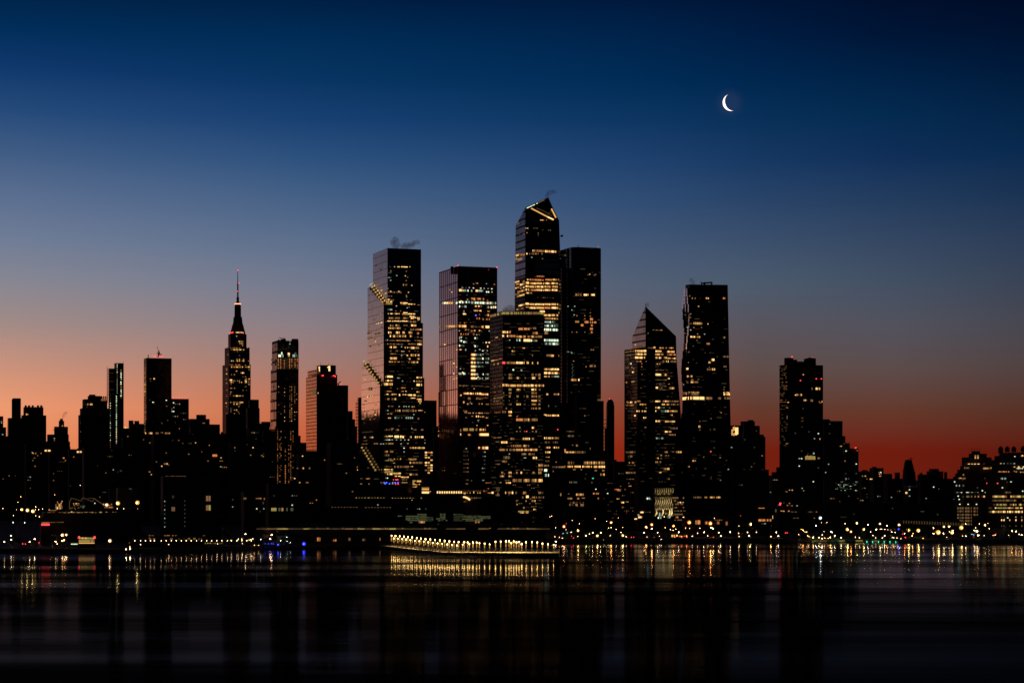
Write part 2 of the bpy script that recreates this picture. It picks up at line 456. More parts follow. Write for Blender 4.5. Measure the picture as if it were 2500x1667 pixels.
fr = n.new('ShaderNodeValToRGB'); fr.color_ramp.interpolation = 'EASE'     # reflectance falls off steeply away from grazing
fr.color_ramp.elements.new(.3); fr.color_ramp.elements.new(.6); fr.color_ramp.elements.new(.8)
for i_, (p_, v_) in enumerate(((0,.022),(.925,.024),(.940,.045),(.954,.20),(.985,.42))):
    fr.color_ramp.elements[i_].position = p_
for i_, v_ in enumerate((.021,.024,.06,.42,.95)): fr.color_ramp.elements[i_].color = (v_,v_,v_*1.15,1)
l.new(lw.outputs['Facing'], fr.inputs[0])
# wind lanes: patches of rougher water
mp2 = n.new('ShaderNodeMapping'); mp2.inputs['Scale'].default_value = (.0014, .015, 1); l.new(t.outputs['Object'], mp2.inputs[0])
n2 = n.new('ShaderNodeTexNoise'); n2.inputs['Scale'].default_value = 1.0; n2.inputs['Detail'].default_value = 3; l.new(mp2.outputs[0], n2.inputs['Vector'])
rr = n.new('ShaderNodeMapRange'); rr.inputs['From Min'].default_value = .42; rr.inputs['From Max'].default_value = .62
rr.inputs['To Min'].default_value = .06; rr.inputs['To Max'].default_value = .10; l.new(n2.outputs[0], rr.inputs['Value']); l.new(rr.outputs[0], gl.inputs['Roughness'])
r2_ = n.new('ShaderNodeMapRange'); r2_.inputs['From Min'].default_value = .35; r2_.inputs['From Max'].default_value = .65
r2_.inputs['To Min'].default_value = .12; r2_.inputs['To Max'].default_value = 1.9; l.new(n2.outputs[0], r2_.inputs['Value'])
vs = n.new('ShaderNodeVectorMath'); vs.operation = 'SCALE'; l.new(fr.outputs[0], vs.inputs[0]); l.new(r2_.outputs[0], vs.inputs['Scale']); l.new(vs.outputs[0], gl.inputs['Color'])
MAT['water'] = m
b = MB(); b.poly([(-30000,-2000,0),(30000,-2000,0),(30000,30000,0),(-30000,30000,0)], m)
w_ = b.build('river'); w_['kind'] = 'structure'
# Manhattan ground with its bulkhead along the river
sh = [(-1500,1360),(-300,1352),(0,1348),(300,1350),(420,1346),(640,1338),(930,1331),(1330,1325),(1500,1321),(2000,1321),(2300,1324),(2500,1326),(4000,1330)]
pts = []
for x, y in sh:
    D = CAMZ*F/(y-YH); pts.append(((x-1250)/F*D, D))
b = MB()
top = [(x, y, GZ) for x, y in pts] + [(30000, 30000, GZ), (-30000, 30000, GZ)]
b.poly(top, MAT['ground'])
for (x0, y0), (x1, y1) in zip(pts, pts[1:]):
    b.poly([(x0,y0,-1),(x1,y1,-1),(x1,y1,GZ),(x0,y0,GZ)], MAT['concrete'])
g_ = b.build('ground'); g_['kind'] = 'structure'
def shoreD(x):
    for (x0,y0),(x1,y1) in zip(sh, sh[1:]):
        if x0 <= x <= x1:
            y = y0 + (y1-y0)*(x-x0)/(x1-x0); return CAMZ*F/(y-YH)
    return 1500

# ------------------------------------------------------------------ moon: sunlit limb of a sphere, glowing in place of sunlight, 0.5 degrees across
def moon():
    D = 24000.0
    c = at(1785, 250.5, D); rad = 20.3/F*D
    # view frame at the moon
    f = (c - Vector((0,0,CAMZ))).normalized(); rt = f.cross(Vector((0,0,1))).normalized(); up = rt.cross(f)
    # sun direction that shapes the glowing lune: lower left and behind
    ph = math.radians(180+19.6); e = math.radians(44)
    s = (rt*math.cos(ph) + up*math.sin(ph))*math.sin(e) + f*math.cos(e)
    lim = (rt*math.cos(ph) + up*math.sin(ph)); ax = f.cross(lim).normalized()
    b = MB(); nlat, nlon = 48, 12
    # lune between the limb and the terminator, poles along ax
    v = []
    side = s.cross(ax).normalized()
    # terminator plane contains ax; angles measured in the plane (lim, -f)
    toward = -f
    a0 = math.atan2(-s.dot(lim), s.dot(toward)); 
    # terminator direction t: perpendicular to s in that plane, on the camera side
    td = (toward - s*toward.dot(s)).normalized()
    aT = math.atan2(td.dot(toward), td.dot(lim))
    grid = []
    for i in range(nlat+1):
        la = -math.pi/2 + math.pi*i/nlat; row = []
        for j in range(nlon+1):
            an = -0.35 + (aT+0.35)*j/nlon
            d = (lim*math.cos(an) + toward*math.sin(an))*math.cos(la) + ax*math.sin(la)
            row.append(c + d*rad)
        grid.append(row)
    mm = emat('moon_crescent_glow', (1, .93, .84), 2.2)  # self-glowing; the sunlight is put into shape and emission
    for i in range(nlat):
        for j in range(nlon):
            b.poly([grid[i][j], grid[i][j+1], grid[i+1][j+1], grid[i+1][j]], mm)
    root_v = [Vector(p) - c for p in b.v]; b.v = [tuple(p) for p in root_v]
    o = b.build('moon', None, c)
    tag(o, 'thin bright crescent moon high in the blue sky, its lower left glowing in place of sunlight', 'moon')
moon()

# ================================================================== TALL TOWERS
A_ = (0,800,2.613); B_ = (400,650,2.091); C_ = (800,560,1.867); H_ = (890,580,4.9); C2 = (890,880,4.356)
I_ = (1060,640,5.229); J_ = (1060,930,5.229); K_ = (1190,740,2.903); L_ = (1240,460,3.92); M_ = (1510,730,3.484)
N_ = (1650,670,2.96); O_ = (1890,860,3.409); P_ = (2300,1080,6.27); Q_ = (530,650,3.48); R_ = (650,810,3.565); E_ = (1450,660,2.119)
F_ = (1850,820,2.614); G1 = (0,1150,3.618); G2 = (600,1150,3.618); G3 = (1200,1150,3.618); G4 = (1850,1150,3.618)

# ---- the spiral tower
D = 2080
tw = Tower('skyscraper', 'square glass skyscraper with yellow lit terraces stepping diagonally down its sides', 'skyscraper', D,
  [(910.4,946,1028,605.5,3),(914,950,1032.6,786,5),(914,950,1036,921,7)], 'spiral')
# stepping outer volume: descending blocks along the side street, then along the front
b = MB()
def onface(tw, x, y, face, ti=0): 
    p = tw.spot(x, face, ti); p.z = CAMZ + (YH-y)/F*p.y; return p
for (xa, ya, xb, yb, out, nst, ybot) in ((904.5,699,944,744,3.5,7,1300),(897,884,942,942,7,8,1300),(892,1094,938,1152,9,8,1300)):
    for i in range(nst):
        x0 = xa+(xb-xa)*i/nst; x1 = xa+(xb-xa)*(i+1)/nst; yy = ya+(yb-ya)*(i+.5)/nst
        p0 = tw.spot(x0, 'L', 0); p1 = tw.spot(x1, 'L', 0); pm = (p0+p1)/2
        nn = Vector((-CA,-SA,0)); z1 = CAMZ + (YH-yy)/F*pm.y
        w = (p0-p1).length
        c0 = pm + nn*(out/2) - tw.P
        b.box((c0.x, c0.y), out, w+.05+i*.01, 0, z1-GZ, MAT['spiral'], TH, MAT['roof'])
b.build('stepped_side', tw.root)
def terr(x0, y0, x1, y1, nst, out, face='L'):
    for i in range(nst):
        xx = x0+(x1-x0)*(i+.5)/nst; yy = y0+(y1-y0)*(i+.5)/nst
        a = x0+(x1-x0)*i/nst; c = x0+(x1-x0)*(i+1)/nst
        tw.win(a+.3, c-.1, yy-2.0, 1.5, 'Y', face, 0, off=out+.4)
        tw.win(xx-.5, xx+1.3, yy-4.6, 5.0, random.choice('YnY'), face, 0, off=out*.3+.5)
        tw.win(a+.6, c-.6, yy+.6, 2.2, 'n', face, 0, off=out+.45)
terr(911,693,944,741,8,3.5); terr(901,880,941,938,9,7); terr(901,1090,938,1151,9,9)
tw.rows('''350 300-312c 358c 390-425Y 440-515X 535-548Y; 400 314w; 403 500v; 420 275-320k; 455 385c; 459 488Y; 475 515v; 478 275-320k; 512 312c; 515 498v;
565/26 445-472w 490-512v; 572 565Y; 610 280v; 652/22 275-440d; 645 305-320X 402-424X; 655 525Y; 692 500w; 710 503w; 700 275-330d; 745/18 270-350d 500-560d; 742/24 275-300X;
765/14 255-330X; 788/26 258-330n; 780/14 428-515X; 795 430-515w 522-605Y; 805 630-670v; 818/14 381Y; 831 533v; 840 510c; 860/20 275-330k; 878 375v 430v; 880 590-640d;
910/18 278-298w 310-340Y 358-395Y 405-420w; 897 450-515X; 915/24 450-525w; 911 525-605X; 925/20 525-605d; 945 540-600X; 962/26 275-345v 350-435v 442-525v; 965/20 555-592Y; 958 600-660X; 975/22 632-660Y;
998 270-342X 350-435X 442-524X; 990/20 635-655w; 1005/26 540-615v; 1050 290-360w~ 390-420v 465-510v; 1048/22 372-386Y; 1050/24 557-618Y; 1082/24 272-345Y 350-430w; 1095 480-490v; 1098/20 535-615w~ 620-690w; 1135/30 283-345Y~ 375-420Y 440-520Y~ 525-570w; 1145/26 625-650o;
1178/28 290-365Y~ 385-430w 445-495w 530-580w~; 1190/20 630-645w; 1195 660-690d; 1230 300-365v 375-550w 600-690v; 1225/12 273c; 1240 640-690v; 1272 270-285w 300-460v 510-545w 550-615v; 1275/26 630-688Y; 1305 443c; 1310/26 283-325Y 345-385Y; 1315/20 480-492w 508-520Y 535w; 1318/30 553-600Y 610-650w;
1355/24 310-320d 370-410d; 1360 447Y 468c; 1358 535w; 1362/20 630-645v; 1390 305-375v; 1395 440-475d; 1408 500-520Y; 1405/30 552-615Y 625-655w; 1410 443c; 1443/32 305-335Y 345-385Y; 1450/20 530-548Y 628-660w; 1440 443d; 1485 292-340Y 350-420w 440-475v; 1480/18 290-300w; 1490/24 530w 555-612w 622-640Y''', H_, cell=2.6, gap=.45)
tw.rows('''170/24 238-300X; 180/18 553-575Y 580-610w; 185 340-380k; 213/18 238-262X 275-300w; 218/14 403c 527X; 220/20 550-610v; 250/30 210-298Y; 258/28 553-610X; 290 272-285w 390-435o; 300 350v 505v; 326 238-285o 395-418o 432-446w; 333/18 553-585w; 358 230-300Y~ 305-340Y~; 365/24 365-378X; 362/12 405-455Y;
366/18 460-542X; 375/20 550-605v; 398/12 490-540Y; 408/24 230-335w~; 410 543-605X; 430/24 570-605Y; 452/14 583-598Y; 485 228-305v~; 488 368c 418c 443c 472c; 490/14 500-556w~; 532/24 325-380w 390-550v; 530 570-620w; 530 247c; 565/14 228-305w~; 573 523c; 610/14 250-280Y; 608/24 310-350k 360-400k 430-515k; 617/22 565-580w;
722 265-310w; 735/20 228-375v~; 721 502c; 735/18 510-550d 600-625v; 802 225-300X; 812/14 225-300v; 808/30 318-400X; 812/28 402-418X; 812/22 480-500w 525-625Y~; 842 225-310c 340c 385c 428c 460-475X; 882/18 225-305v; 885 175c 200c 388c; 881 452-468C; 927/20 480-495Y 500-640w; 930/12 420C; 970 420c;
967/24 225-248v 272-305v; 1005/24 225-262v; 1045/14 310-555w~; 1050/24 250-330d 480-550v; 1062 225-305n; 1085/24 480-500w 510-620v; 1088 300-325w; 1128/26 315-330v 345-470v; 1125 225-248v 480-515w; 1160 455-462k; 1157/12 210-302X; 1180/18 215-302n; 1190 210-240Y; 1205/24 240-300Y; 1195 302-385Y; 1210/22 480-500Y 510-575v;
1228 320-385X; 1205/18 310-385n; 1238 385-468Y; 1250/14 390-465d; 1266 400-450w; 1248/12 243C; 1258 100-150d; 1253/20 40-60d; 1310/12 46w; 1277 500-545Y; 1282/22 555-635Y; 1295/30 510-530n; 1315/12 510-550Y 560-600w 615-630v; 1325/24 550-558w; 1342 510-560w;
1296 170-182w 190-205w 208c 233b 325b 300c 355b 395-455n; 1308 220b 265b 298c; 1312 330r 357r; 1265 290-370r~''', C2, cell=2.6, gap=.45)
tw.faint(948,1026,790,1170,170)
tw.off = .3
tw.rows('600 200-208v; 630 206Y; 665 255Y; 380/26 190-200d; 330/20 115-145d~', H_, 'L', 0)
tw.off = 3.85
tw.rows('820 115-130v; 915/20 215-242v; 980 145-158v; 1012/12 165-262Y~; 1070/16 78-90v 235-245v; 1105/18 75-95v~ 165-175v; 1135/20 72-120v 165-245v; 1190/22 72-122v~; 1210/18 150-162v; 1238/20 165-190w; 1285/20 195-212v; 1300/20 92-112v~', H_, 'L', 0, cell=2.4)
tw.off = 7.4
tw.rows('200/10 30-80w~; 300/40 105-118d 132-142d; 373 95-190Y~; 428/14 60-85v; 470/16 45-60v 170-190v; 500 35-60v; 538 35-110v~; 578/12 60-70w 115-125w; 575/20 175-190w; 618/16 35-60w 80-205w~; 660 60-80d; 755 40-150d~; 815/20 60-75v 85-140v~ 145-165w; 850 50-90d; 882 175w 200w; 885 30-100d', C2, 'L', 0, cell=2.4)
tw.faint(900, 941, 1030, 1085, 26, 'L', 0)
tw.off = 9.4
tw.rows('1255/12 100-150w; 1253/16 40-60v; 1310/12 46w; 1140/14 115-130d', C2, 'L', 0)
tw.finish()

# lit glass box at the foot
p = Tower('glass_pavilion', 'small glowing glass pavilion at the foot of the terraced glass skyscraper', 'pavilion', 1960, [(1024,1029,1048,1188)], 'dark')
for i in range(6): p.win(1030+i*2.9, 1032.4+i*2.9, 1193.5, 5.2, 'Y')
for i in range(6): p.win(1030+i*2.9, 1032.6+i*2.9, 1201.5, 6.0, 'X')
p.win(1029.5,1047.5,1189.3,1.2,'w'); p.finish()

# ---- bronze gridded tower
tw = Tower('skyscraper', 'square skyscraper with a bronze framed pink side and white office lights', 'skyscraper', 2120,
  [(1072,1118,1214,649.5),(1066,1130,1212,949,-6)], 'grid')
tw.rows('''270/20 530-560w; 278 497-508Y; 275 660-680k; 284/14 768w; 325/12 350-368C; 325 398-412c 448c; 330/12 492-510C; 333/12 585-603C; 335 637c; 338 680-695c; 340/12 727-743C;
358/34 318-360X; 362/30 362-385C 390-450c; 365/30 470-500c 530-555X 560-640c; 380/22 662-700c 705-770c~; 420 420k; 465/26 475-635o; 478 425c; 480/14 513Y 628w; 488 680w;
498/20 335-355X; 510/30 315-380C 395-430c 435-455C; 515/34 472-640C; 522/34 655-670C 678-700C 705-725X 730-790c; 565/30 318-330C 350-412c; 562/20 522-540X 560-578X 600w; 575/30 672-745c 750-770X 775-790C; 618 505-560Y; 620/20 572-602Y; 628/20 680-710o; 625 380c;
660/22 367-398X; 665 400-410w; 668 578v; 675/30 672-712Y; 678 532b; 718/28 540-552w 560-592o; 728/26 617-632v 660-680w 697-712o; 733 441d; 775 330v 380-402o; 770 465d; 815/36 314-410Y; 822/32 468-500v; 826 510-605d; 825/30 606-630Y; 826/36 655-715X;
862/24 392-445w; 875 470-490o; 873/20 508-525Y 570-585Y; 876 597v; 878 703c; 875 320c; 918/26 335-350p 370-380p 400-408p 425-440w; 920/26 495-515p; 925 543c 575v; 958 318-352C; 975 318-330k; 970/24 398-415k; 970/26 515-530C 535-560k; 1003/26 325-355C; 1018/26 370-388c 395-420c;
1025/20 657-670C 690-712X; 1027 625k; 1065/28 318-355c 360-385k; 1072/26 515-530C 540-560c; 1060 512c; 1075/28 655-688X; 1115 318-350X; 1118/24 395-408c; 1115 572-590C; 1130 525c 620C; 1128/20 660-683C; 1128 628c; 1175 622c 660-700k;
1180/32 470-525X; 1180/28 530-600k; 1229/32 470-525X; 1230/28 530-600k 612-630c 655-700k; 1280/32 470-525X; 1280/28 530-600k 618c 655-700k; 1330/32 470-525X; 1330/24 530-600k 605-630k; 1380/32 470-525X; 1430/32 470-525X; 1430/24 530-560k 610-630c 655-700k; 1480/32 470-525X; 1482/26 530-600c 615c 655-700k;
1360 335c 377k; 1422/30 312-350c 370-400c; 1410/26 355-372X; 1420 440k; 1465/14 560X''', I_, cell=2.4, gap=.4)
tw.rows('''58/16 315-440d; 62/16 470-630d; 68/16 660-700d; 100/16 508Y; 100/20 430k''', J_, 'F', 0, cell=2.4, gap=.4)
tw.rows('''157/28 372-505X~; 158/26 372-505Y; 160/30 524-600X~; 168/26 600-700Y; 212 375-465d~; 213 435-450Y; 212 535-690d; 228/18 430-465w; 228 535-620v; 270/30 370-385Y; 272/30 455-465w; 292/20 420-445w; 288 470-485c; 290/20 545-640Y~; 295 645-695w; 378 372-418d; 395/32 372-418v; 408 430-465w 525-545w 565-620Y 625-700v; 407 497c;
448 465-498v; 450/24 520-572X; 455/20 580-600Y 615-640w; 468 660-690Y; 465 385-418v; 500/14 555-578k; 515/14 555-575k; 527 490d; 565/16 540-552Y 675-690Y; 605 545v; 618/40 370-430n 436-505n; 620/34 527-560v 578-635Y~ 645-695v; 617/26 578-632Y; 682/38 576-695X; 685/26 418-460o; 690 465-480d; 850/30 566-588Y; 852/38 612-640X 645-688X;
862/12 410c; 900 372-390d 400-412d 420-440v; 952 372-390d 400-412d 420-440v; 1003 372-390d 400-412d 420-440v; 1055 372-390d 400-412d 420-440v; 1107 372-390d 400-412d 420-440v; 1157 372-390d 400-412d 420-440v; 1260 380-440d~; 1310 380-445d~; 1270/12 475k; 905/14 625-655k; 960/14 615-655k; 1010/14 635-650k; 1060/14 635-650k; 1112/14 610-650k; 1163/14 610-645k; 1265/14 615-645k''', J_, 'F', 1, cell=2.4, gap=.4)
tw.rows('518/26 105-120c 127-150C 158-180X 187-210X 217-240X 250-270c 280-298C; 815/28 70-120v 127-150v 157-180w 187-210w 217-240Y 247-268Y 278-298w; 380/20 228Y; 350/20 200w; 300/20 140d; 500/60 103d 133v; 600 190k; 1050/20 137X; 1290/20 253X; 1235/14 287w; 1240 257w; 1335/16 288Y; 1340 253w; 1420/30 253X; 1450 253w; 1490/20 253Y; 1480 287Y; 1385 287v; 970 290v; 905 105d; 1145 163v; 1115/14 290Y', I_, 'L', 0)
tw.rows('180/24 95-105w 120-130w 155-165Y 185-195Y 216-226Y 245-255Y 275-285Y 305-315Y 335-350Y; 345/34 85-105d 120-130v 150-160w 180-190Y; 400/20 275-285w 300-315Y; 290 280Y; 222/20 308w; 517/16 270-290X; 545/20 55-70v; 628 55-180Y; 628/40 205-225v 237-255n 265-285n 295-315n 325-345n; 598 55-60v 75v 150v; 697/30 52-70w 85v 115v 145v 175v 205w 235w 265w 300Y; 680/30 330-345Y; 778 180-215k 230-250c; 855/34 113-130k 143-160v 170-192w 205-222v 232-250v 265-285v; 855/20 300-312w; 1100 95d; 960 215k; 970 270d; 1160 215k; 1357 300k', J_, 'L', 1)
for y0 in (765,785,865,890,940,965,1000,1025,1045,1065,1085,1130,1155,1180,1205,1225,1240):
    tw.rows('%d/22 %d-%dY' % (y0, 318+random.randrange(4), 330+random.randrange(12)), J_, 'L', 1)
tw.faint(1120,1210,720,1190,190); tw.roofbox(1100,1107,650.5,656); tw.beacon(1118,648.5); tw.beacon(1213,652.5)
tw.finish()

# ---- tower with the lit crown
tw = Tower('skyscraper', 'broad dark skyscraper with a thin greenish gold lit crown, in front of the tallest tower', 'skyscraper', 1880,
  [(1196,1228,1328,759)], 'dark')
tw.scatter(1232,1324,1160,1262,16,'v'); tw.faint(1231,1326,790,1262,260); tw.faint(1200,1226,800,1250,80,'L')
for i in range(44): tw.win(1228.6+i*2.27, 1230.3+i*2.27, 764.5, 7.5, random.choice('nvnd'), 'F', 0)
for i in range(16): tw.win(1197+i*2.0, 1198.4+i*2.0, 764.5, 7.0, random.choice('vdnd'), 'L', 0, zref=tw.tiers[0][0].y)
tw.rows('60/12 375-405Y; 182/18 205-250o 258-300o; 177/16 300-345d; 205/18 105-145Y 150-165o; 212 120-165d; 212/20 320-335w 340-355o; 232/18 105-145X 150-200o; 237/18 205-248w 255-300o 308-355w 360-385w; 262/18 205-245c; 263/22 256-305X; 265/18 308-355c; 266 335-348Y; 262 157c; 315 150-165w 178-195v; 318 245-265Y; 340/14 172-195w; 370/14 308-322w; 331 85-110d; 400 262d; 422/18 105-125r; 422/18 127-200w 203-250X 255-360Y~; 472/12 177-188C; 475/12 235-246c; 507/20 150-175v 205-220v 312-335v 340-375v; 530/18 105-115v 150-175v 205-225w 258-270d 312-345Y 362-375w; 560/16 243d; 580/20 105-142Y; 583/18 147-200Y 204-250w 256-300Y 306-352Y 358-400w; 612/16 150-170n 205-235w 258-265d 312-345Y 362-375v; 636/14 110-118d 150-170v 312-350v; 660/18 110-118d 150-170v 205-220v 256-290v 312-350v 362-375v; 690/14 110-118d 150-165d 205-215d 265d 312-350Y 362-375v; 716/14 110-118d 150-170v 205-235w 256-270d 312-345w 362-375v; 745/16 130-138d 310-350w 360-375v; 770/18 105-115w 120-130d 148-172Y; 795/14 148-172w; 802 210w; 825/22 203-250o 256-300w 306-355w; 880 228c; 882/16 315-330Y; 908 208w 232v 262v 277r 320w; 908/18 340-350w; 960/18 163-190v 250-300Y 315-330w; 985/18 98-140Y; 1010/18 160-200w~ 205-240v 252-295w; 1038/18 83-125w 127-150Y~ 155-200v 205-250w 256-300w 305-355Y; 1018 367v; 1068/16 235-355v~; 1093/24 112-160d; 1095 262c 270c; 1095/18 322-350Y; 1068 155c; 1120/14 103-138v; 1140 150v; 1148/20 362-395w; 1178/20 360-390w; 1178 258v; 1200/24 360-390w; 1200/18 98-112w 150-170Y 203-215w 235-248Y 320-335w 280d; 1225/14 83-95w 100-118Y 150-170w; 1208 120v; 1255/26 130v 150v 178-200w 203-250v 255-300w 306-350w 360-390Y; 1272/12 130-165Y; 1342/20 125-165w 172-182Y 198-210v 252-275w 360-395v; 1370/22 273-292X; 1375/16 245-255v 315-350w 362-400v; 1360 152d; 1400/16 160-172v 195-215w 270-340w~; 1385 300-310Y; 1425/14 130-140w 150-170Y 205-215w; 1425/20 30-50v 75-80v; 1428/16 102-120w; 1450/18 100-135Y~ 145-160v; 1460 325-345Y; 1448/16 253-262w; 1475/12 210-292n; 1484 230-290Y', K_, cell=2.5, gap=.5, ti=0)
tw.rows('235 55-105w~; 255 25-90d~; 392 85-105w~; 400 30-80w; 425/18 35-100w~; 585 50-95d~; 625 20-100d~; 667 45-108v; 690 45-100d; 710 20-100d; 772 50-95d; 950 45-100v; 980 60-100d; 1140 70-90v; 1425 25-95v~; 1270 10-100v~; 1345 5-90w~; 1310/18 65-88d; 1325/18 65-88d; 1360/18 60-95d', K_, 'L', 0)
tw.rows('1342/16 32-55X; 1343 5-30Y~', K_, 'L', 0)
tw.finish()

# ---- the tallest, with the angled observation crown
D = 2230
tw = Tower('skyscraper', 'tallest skyscraper, pointed at the top with yellow lines of light on its slanted crown', 'skyscraper', D, [(1252,1282,1369,520)], 'ribbed', body=False)
solid(tw, D, [(1281,1300,1249,1300),(1282.5,507,1259,552),(1338,482.5,1330,520),(1365,539,1352,560),(1369,655,1356,660),(1372,1300,1362,1300)], 'ribbed', xC=1282)
tw2 = [(1257,1282,1381,676,-4),(1249,1282,1368,664,-1.5)]
for t_ in tw2: tw.tiers.append(tw.frame(t_[0], t_[1], t_[2], D+t_[4]))
def lower(b, s):
    P, w, l = s.tiers[1]; a = Vector((CA,SA,0)); bb = Vector((-SA,CA,0))
    z1 = at(1282, 676, P.y).z - GZ
    q = [P, P+a*w, P+a*w+bb*l, P+bb*l]; q = [p-s.P for p in q]
    b.prism([(p.x,p.y,0) for p in q], [(p.x,p.y,z1) for p in q], MAT['dark'], MAT['roof'])
tw.part('lower_tower', lower)
def linebar(tw, name, pts, r, mat, D, xC=1282, push=.6, ti=0):
    b = MB(); o = tw.tiers[ti]
    q = []
    for x, y in pts:
        p = onface(tw, x, y, 'F', ti) + Vector((SA,-CA,0))*push - tw.P; q.append(p)
    for u, v in zip(q, q[1:]): b.bar(u, v, r, mat)
    return b.build(name, tw.root)
def Lp(x, y): return (L_[0]+x/L_[2], L_[1]+y/L_[2])
linebar(tw, 'light_strip', [Lp(222,192), Lp(375,272)], .55, E['Y'], D)
linebar(tw, 'light_strip', [Lp(378,274), Lp(434,300)], .65, E['X'], D)
linebar(tw, 'light_strip', [Lp(415,196), Lp(458,282)], .6, E['Y'], D)
for a, b2 in ((180,205),(208,228),(234,255),(272,282)):
    linebar(tw, 'light_strip', [Lp(a, 190-(a-180)*.46), Lp(b2, 190-(b2-180)*.46)], .4, E['C'], D)
linebar(tw, 'light_strip', [Lp(290,138), Lp(348,112)], .35, E['v'], D)
linebar(tw, 'crown_truss', [Lp(272,190), Lp(340,218), Lp(415,262)], .35, E['d'], D)
linebar(tw, 'crown_truss', [Lp(385,240), Lp(425,225), Lp(405,215)], .3, E['d'], D)
linebar(tw, 'parapet', [Lp(168,190), Lp(385,92), Lp(465,285)], .5, MAT['metal'], D, push=.3)
tw.part('observation_deck', lambda b, s: b.box(((onface(s,1368.5,578,'F')-s.P).x+1.5, (onface(s,1368.5,578,'F')-s.P).y), 1.6, 5, (onface(s,1368,578,'F')-s.P).z, (onface(s,1368,574,'F')-s.P).z, MAT['metal'], TH))
tw.rows('303 308-345Y 365-380v; 382/12 172c 188Y; 425/12 182w; 430 290v; 380 240-285d; 398/14 320-345d; 400 375-410d; 450 290d; 596/22 234-352w; 602/24 356-465Y; 625/16 175-198X 202-212w 222-250v 258-280w 288-295w 312-330Y; 660 228c; 672 330v', L_, cell=2.4, gap=.4)
tw.rows('632/20 78-118w~ 122-140Y 146-163Y; 672/22 75-90w 95-138w; 385 130-160d; 435/14 110d 155v; 320 80-150d', L_, 'L', 0)
tw.rows('''840/14 263-348p; 873/18 182-196Y 205-350o 358-420o 428-470Y 478-495w; 903/22 170-200X; 908/20 206-270Y 272-345Y 350-405Y 415-475Y; 936/22 170-200X; 940/20 206-270Y 272-345Y 350-405Y 420-475Y; 968/22 170-200X; 972/20 206-270o 272-345Y 350-405Y 420-475Y; 1000/16 170-196Y 200-230w; 888/22 505-550X; 914 485-510v; 856/12 520Y; 955/20 510-552X; 988/20 510-550Y 485-500v;
1043 270-440d~; 1103/22 168-200X; 1108/20 206-270Y 272-345Y 350-405Y 415-480Y; 1135/16 170-200w; 1142/22 206-270Y 272-345Y 350-405o 415-480Y; 1122/22 512-540Y; 1158/22 515-540Y; 1176/20 305-352X; 1190/22 486-506X 516-540Y; 1222/18 520-548Y; 1200 225d''', L_, 'F', 1, cell=2.4, gap=.4)
tw.rows('888/18 70-110Y~ 130-160w; 912/20 80-110w 118-160Y; 945/18 72-110w 118-160Y; 975/18 80-160w; 1005 70-110v; 1015/18 75-160Y; 1110/18 90-160Y; 1145/14 85-150w', L_, 'L', 1)
tw.rows('''85/16 400-450Y 455-500Y; 108/14 400-500w; 88/16 530-550Y; 117/16 530-545Y; 133/12 405-450C 460-480c 535c; 148 425-500k; 160/14 405-500c; 165 515-545d; 187/20 402-500C; 187/18 535-550c 558-575d; 210/24 405-430v; 212/18 510-530Y; 262/20 402-505C; 268 510-540c; 287/18 405-500c; 290/18 505-530o; 287 520v; 370/18 418-450v; 372/18 452-470Y 505-530Y; 436 541c; 345 560-600k; 468/16 402-455Y 458-535X; 494/18 402-535X; 519/12 402-440w 452-535c; 645/14 417-430w 470-495v 498-520Y; 728/16 430-450w; 730 483k; 795/14 412-450Y 455-535Y; 790 400-420Y; 895 498r; 955/16 402-450Y 455-520w; 985/16 405-450d 455-500d 510-535w; 1022/14 415-445w 465-530Y~; 1055/14 410-445Y 428v; 1090 412-440w; 1118/14 410-440d; 1150/16 403-420w 425-450v; 1183/22 402-450C; 1218/24 408-445c''', K_, 'F', 1, cell=2.5, gap=.45)
tw.finish()

# ---- rounded dark tower to the right of it
D = 2160
tw = Tower('skyscraper', 'flat-topped black skyscraper with a rounded corner, right of the pointed tallest tower', 'skyscraper', D,
  [(1382.5,1385,1394,607,10),(1369,1372,1384,653,6),(1440,1444,1474,978,4)], 'dark')
b = MB(); Dr = D
p0 = at(1393,602,Dr); p1 = at(1469,602,Dr); z1 = at(1430,602.5,Dr).z-GZ
a = Vector((CA,SA,0)); nb = Vector((-SA,CA,0)); w = (1469-1393)/F*Dr/(CA)*.98
q = []
c0 = Vector((p0.x+2.0, Dr, 0))
rad = 9.0
for k in range(9):          # rounded near corner
    an = math.pi*1.5 - (math.pi/2)*(1-k/8)
    q.append(c0 + a*(rad+rad*math.cos(an)) + nb*(rad+rad*math.sin(an)))
q += [c0 + a*(w-6), c0 + a*w + nb*4, c0 + a*w + nb*42, c0 + nb*42]
q = [p - tw.P for p in q]
b.prism([(p.x,p.y,0) for p in q], [(p.x,p.y,z1) for p in q], MAT['glass'], MAT['roof']); b.build('rounded_tower', tw.root)
tw.tiers.append(tw.frame(1393, 1394, 1469, Dr-.5)); 
tw.rows('822 782Y 838v; 828 760-845d~; 1018/22 645-665w 672-682w 690-705w 725-757X 762-770w 795-830Y; 955/22 835d; 870 893d; 1128 638c 575c; 1163 612c; 1218/20 660w 735w; 1190/16 788v; 1210 633c; 1222/14 788w; 1250/26 785-812o; 1248/12 736w; 1275/22 643-680w; 1278/26 730-770o; 1281/26 785-812o; 1281/20 822-845o; 1308/26 698-722o; 1311/24 785-812o; 1343/22 785-812o; 1375/24 785-812o; 1375/18 613v 658w 736v; 1545 795-820d', L_, 'F', 3, cell=2.6, gap=.5)
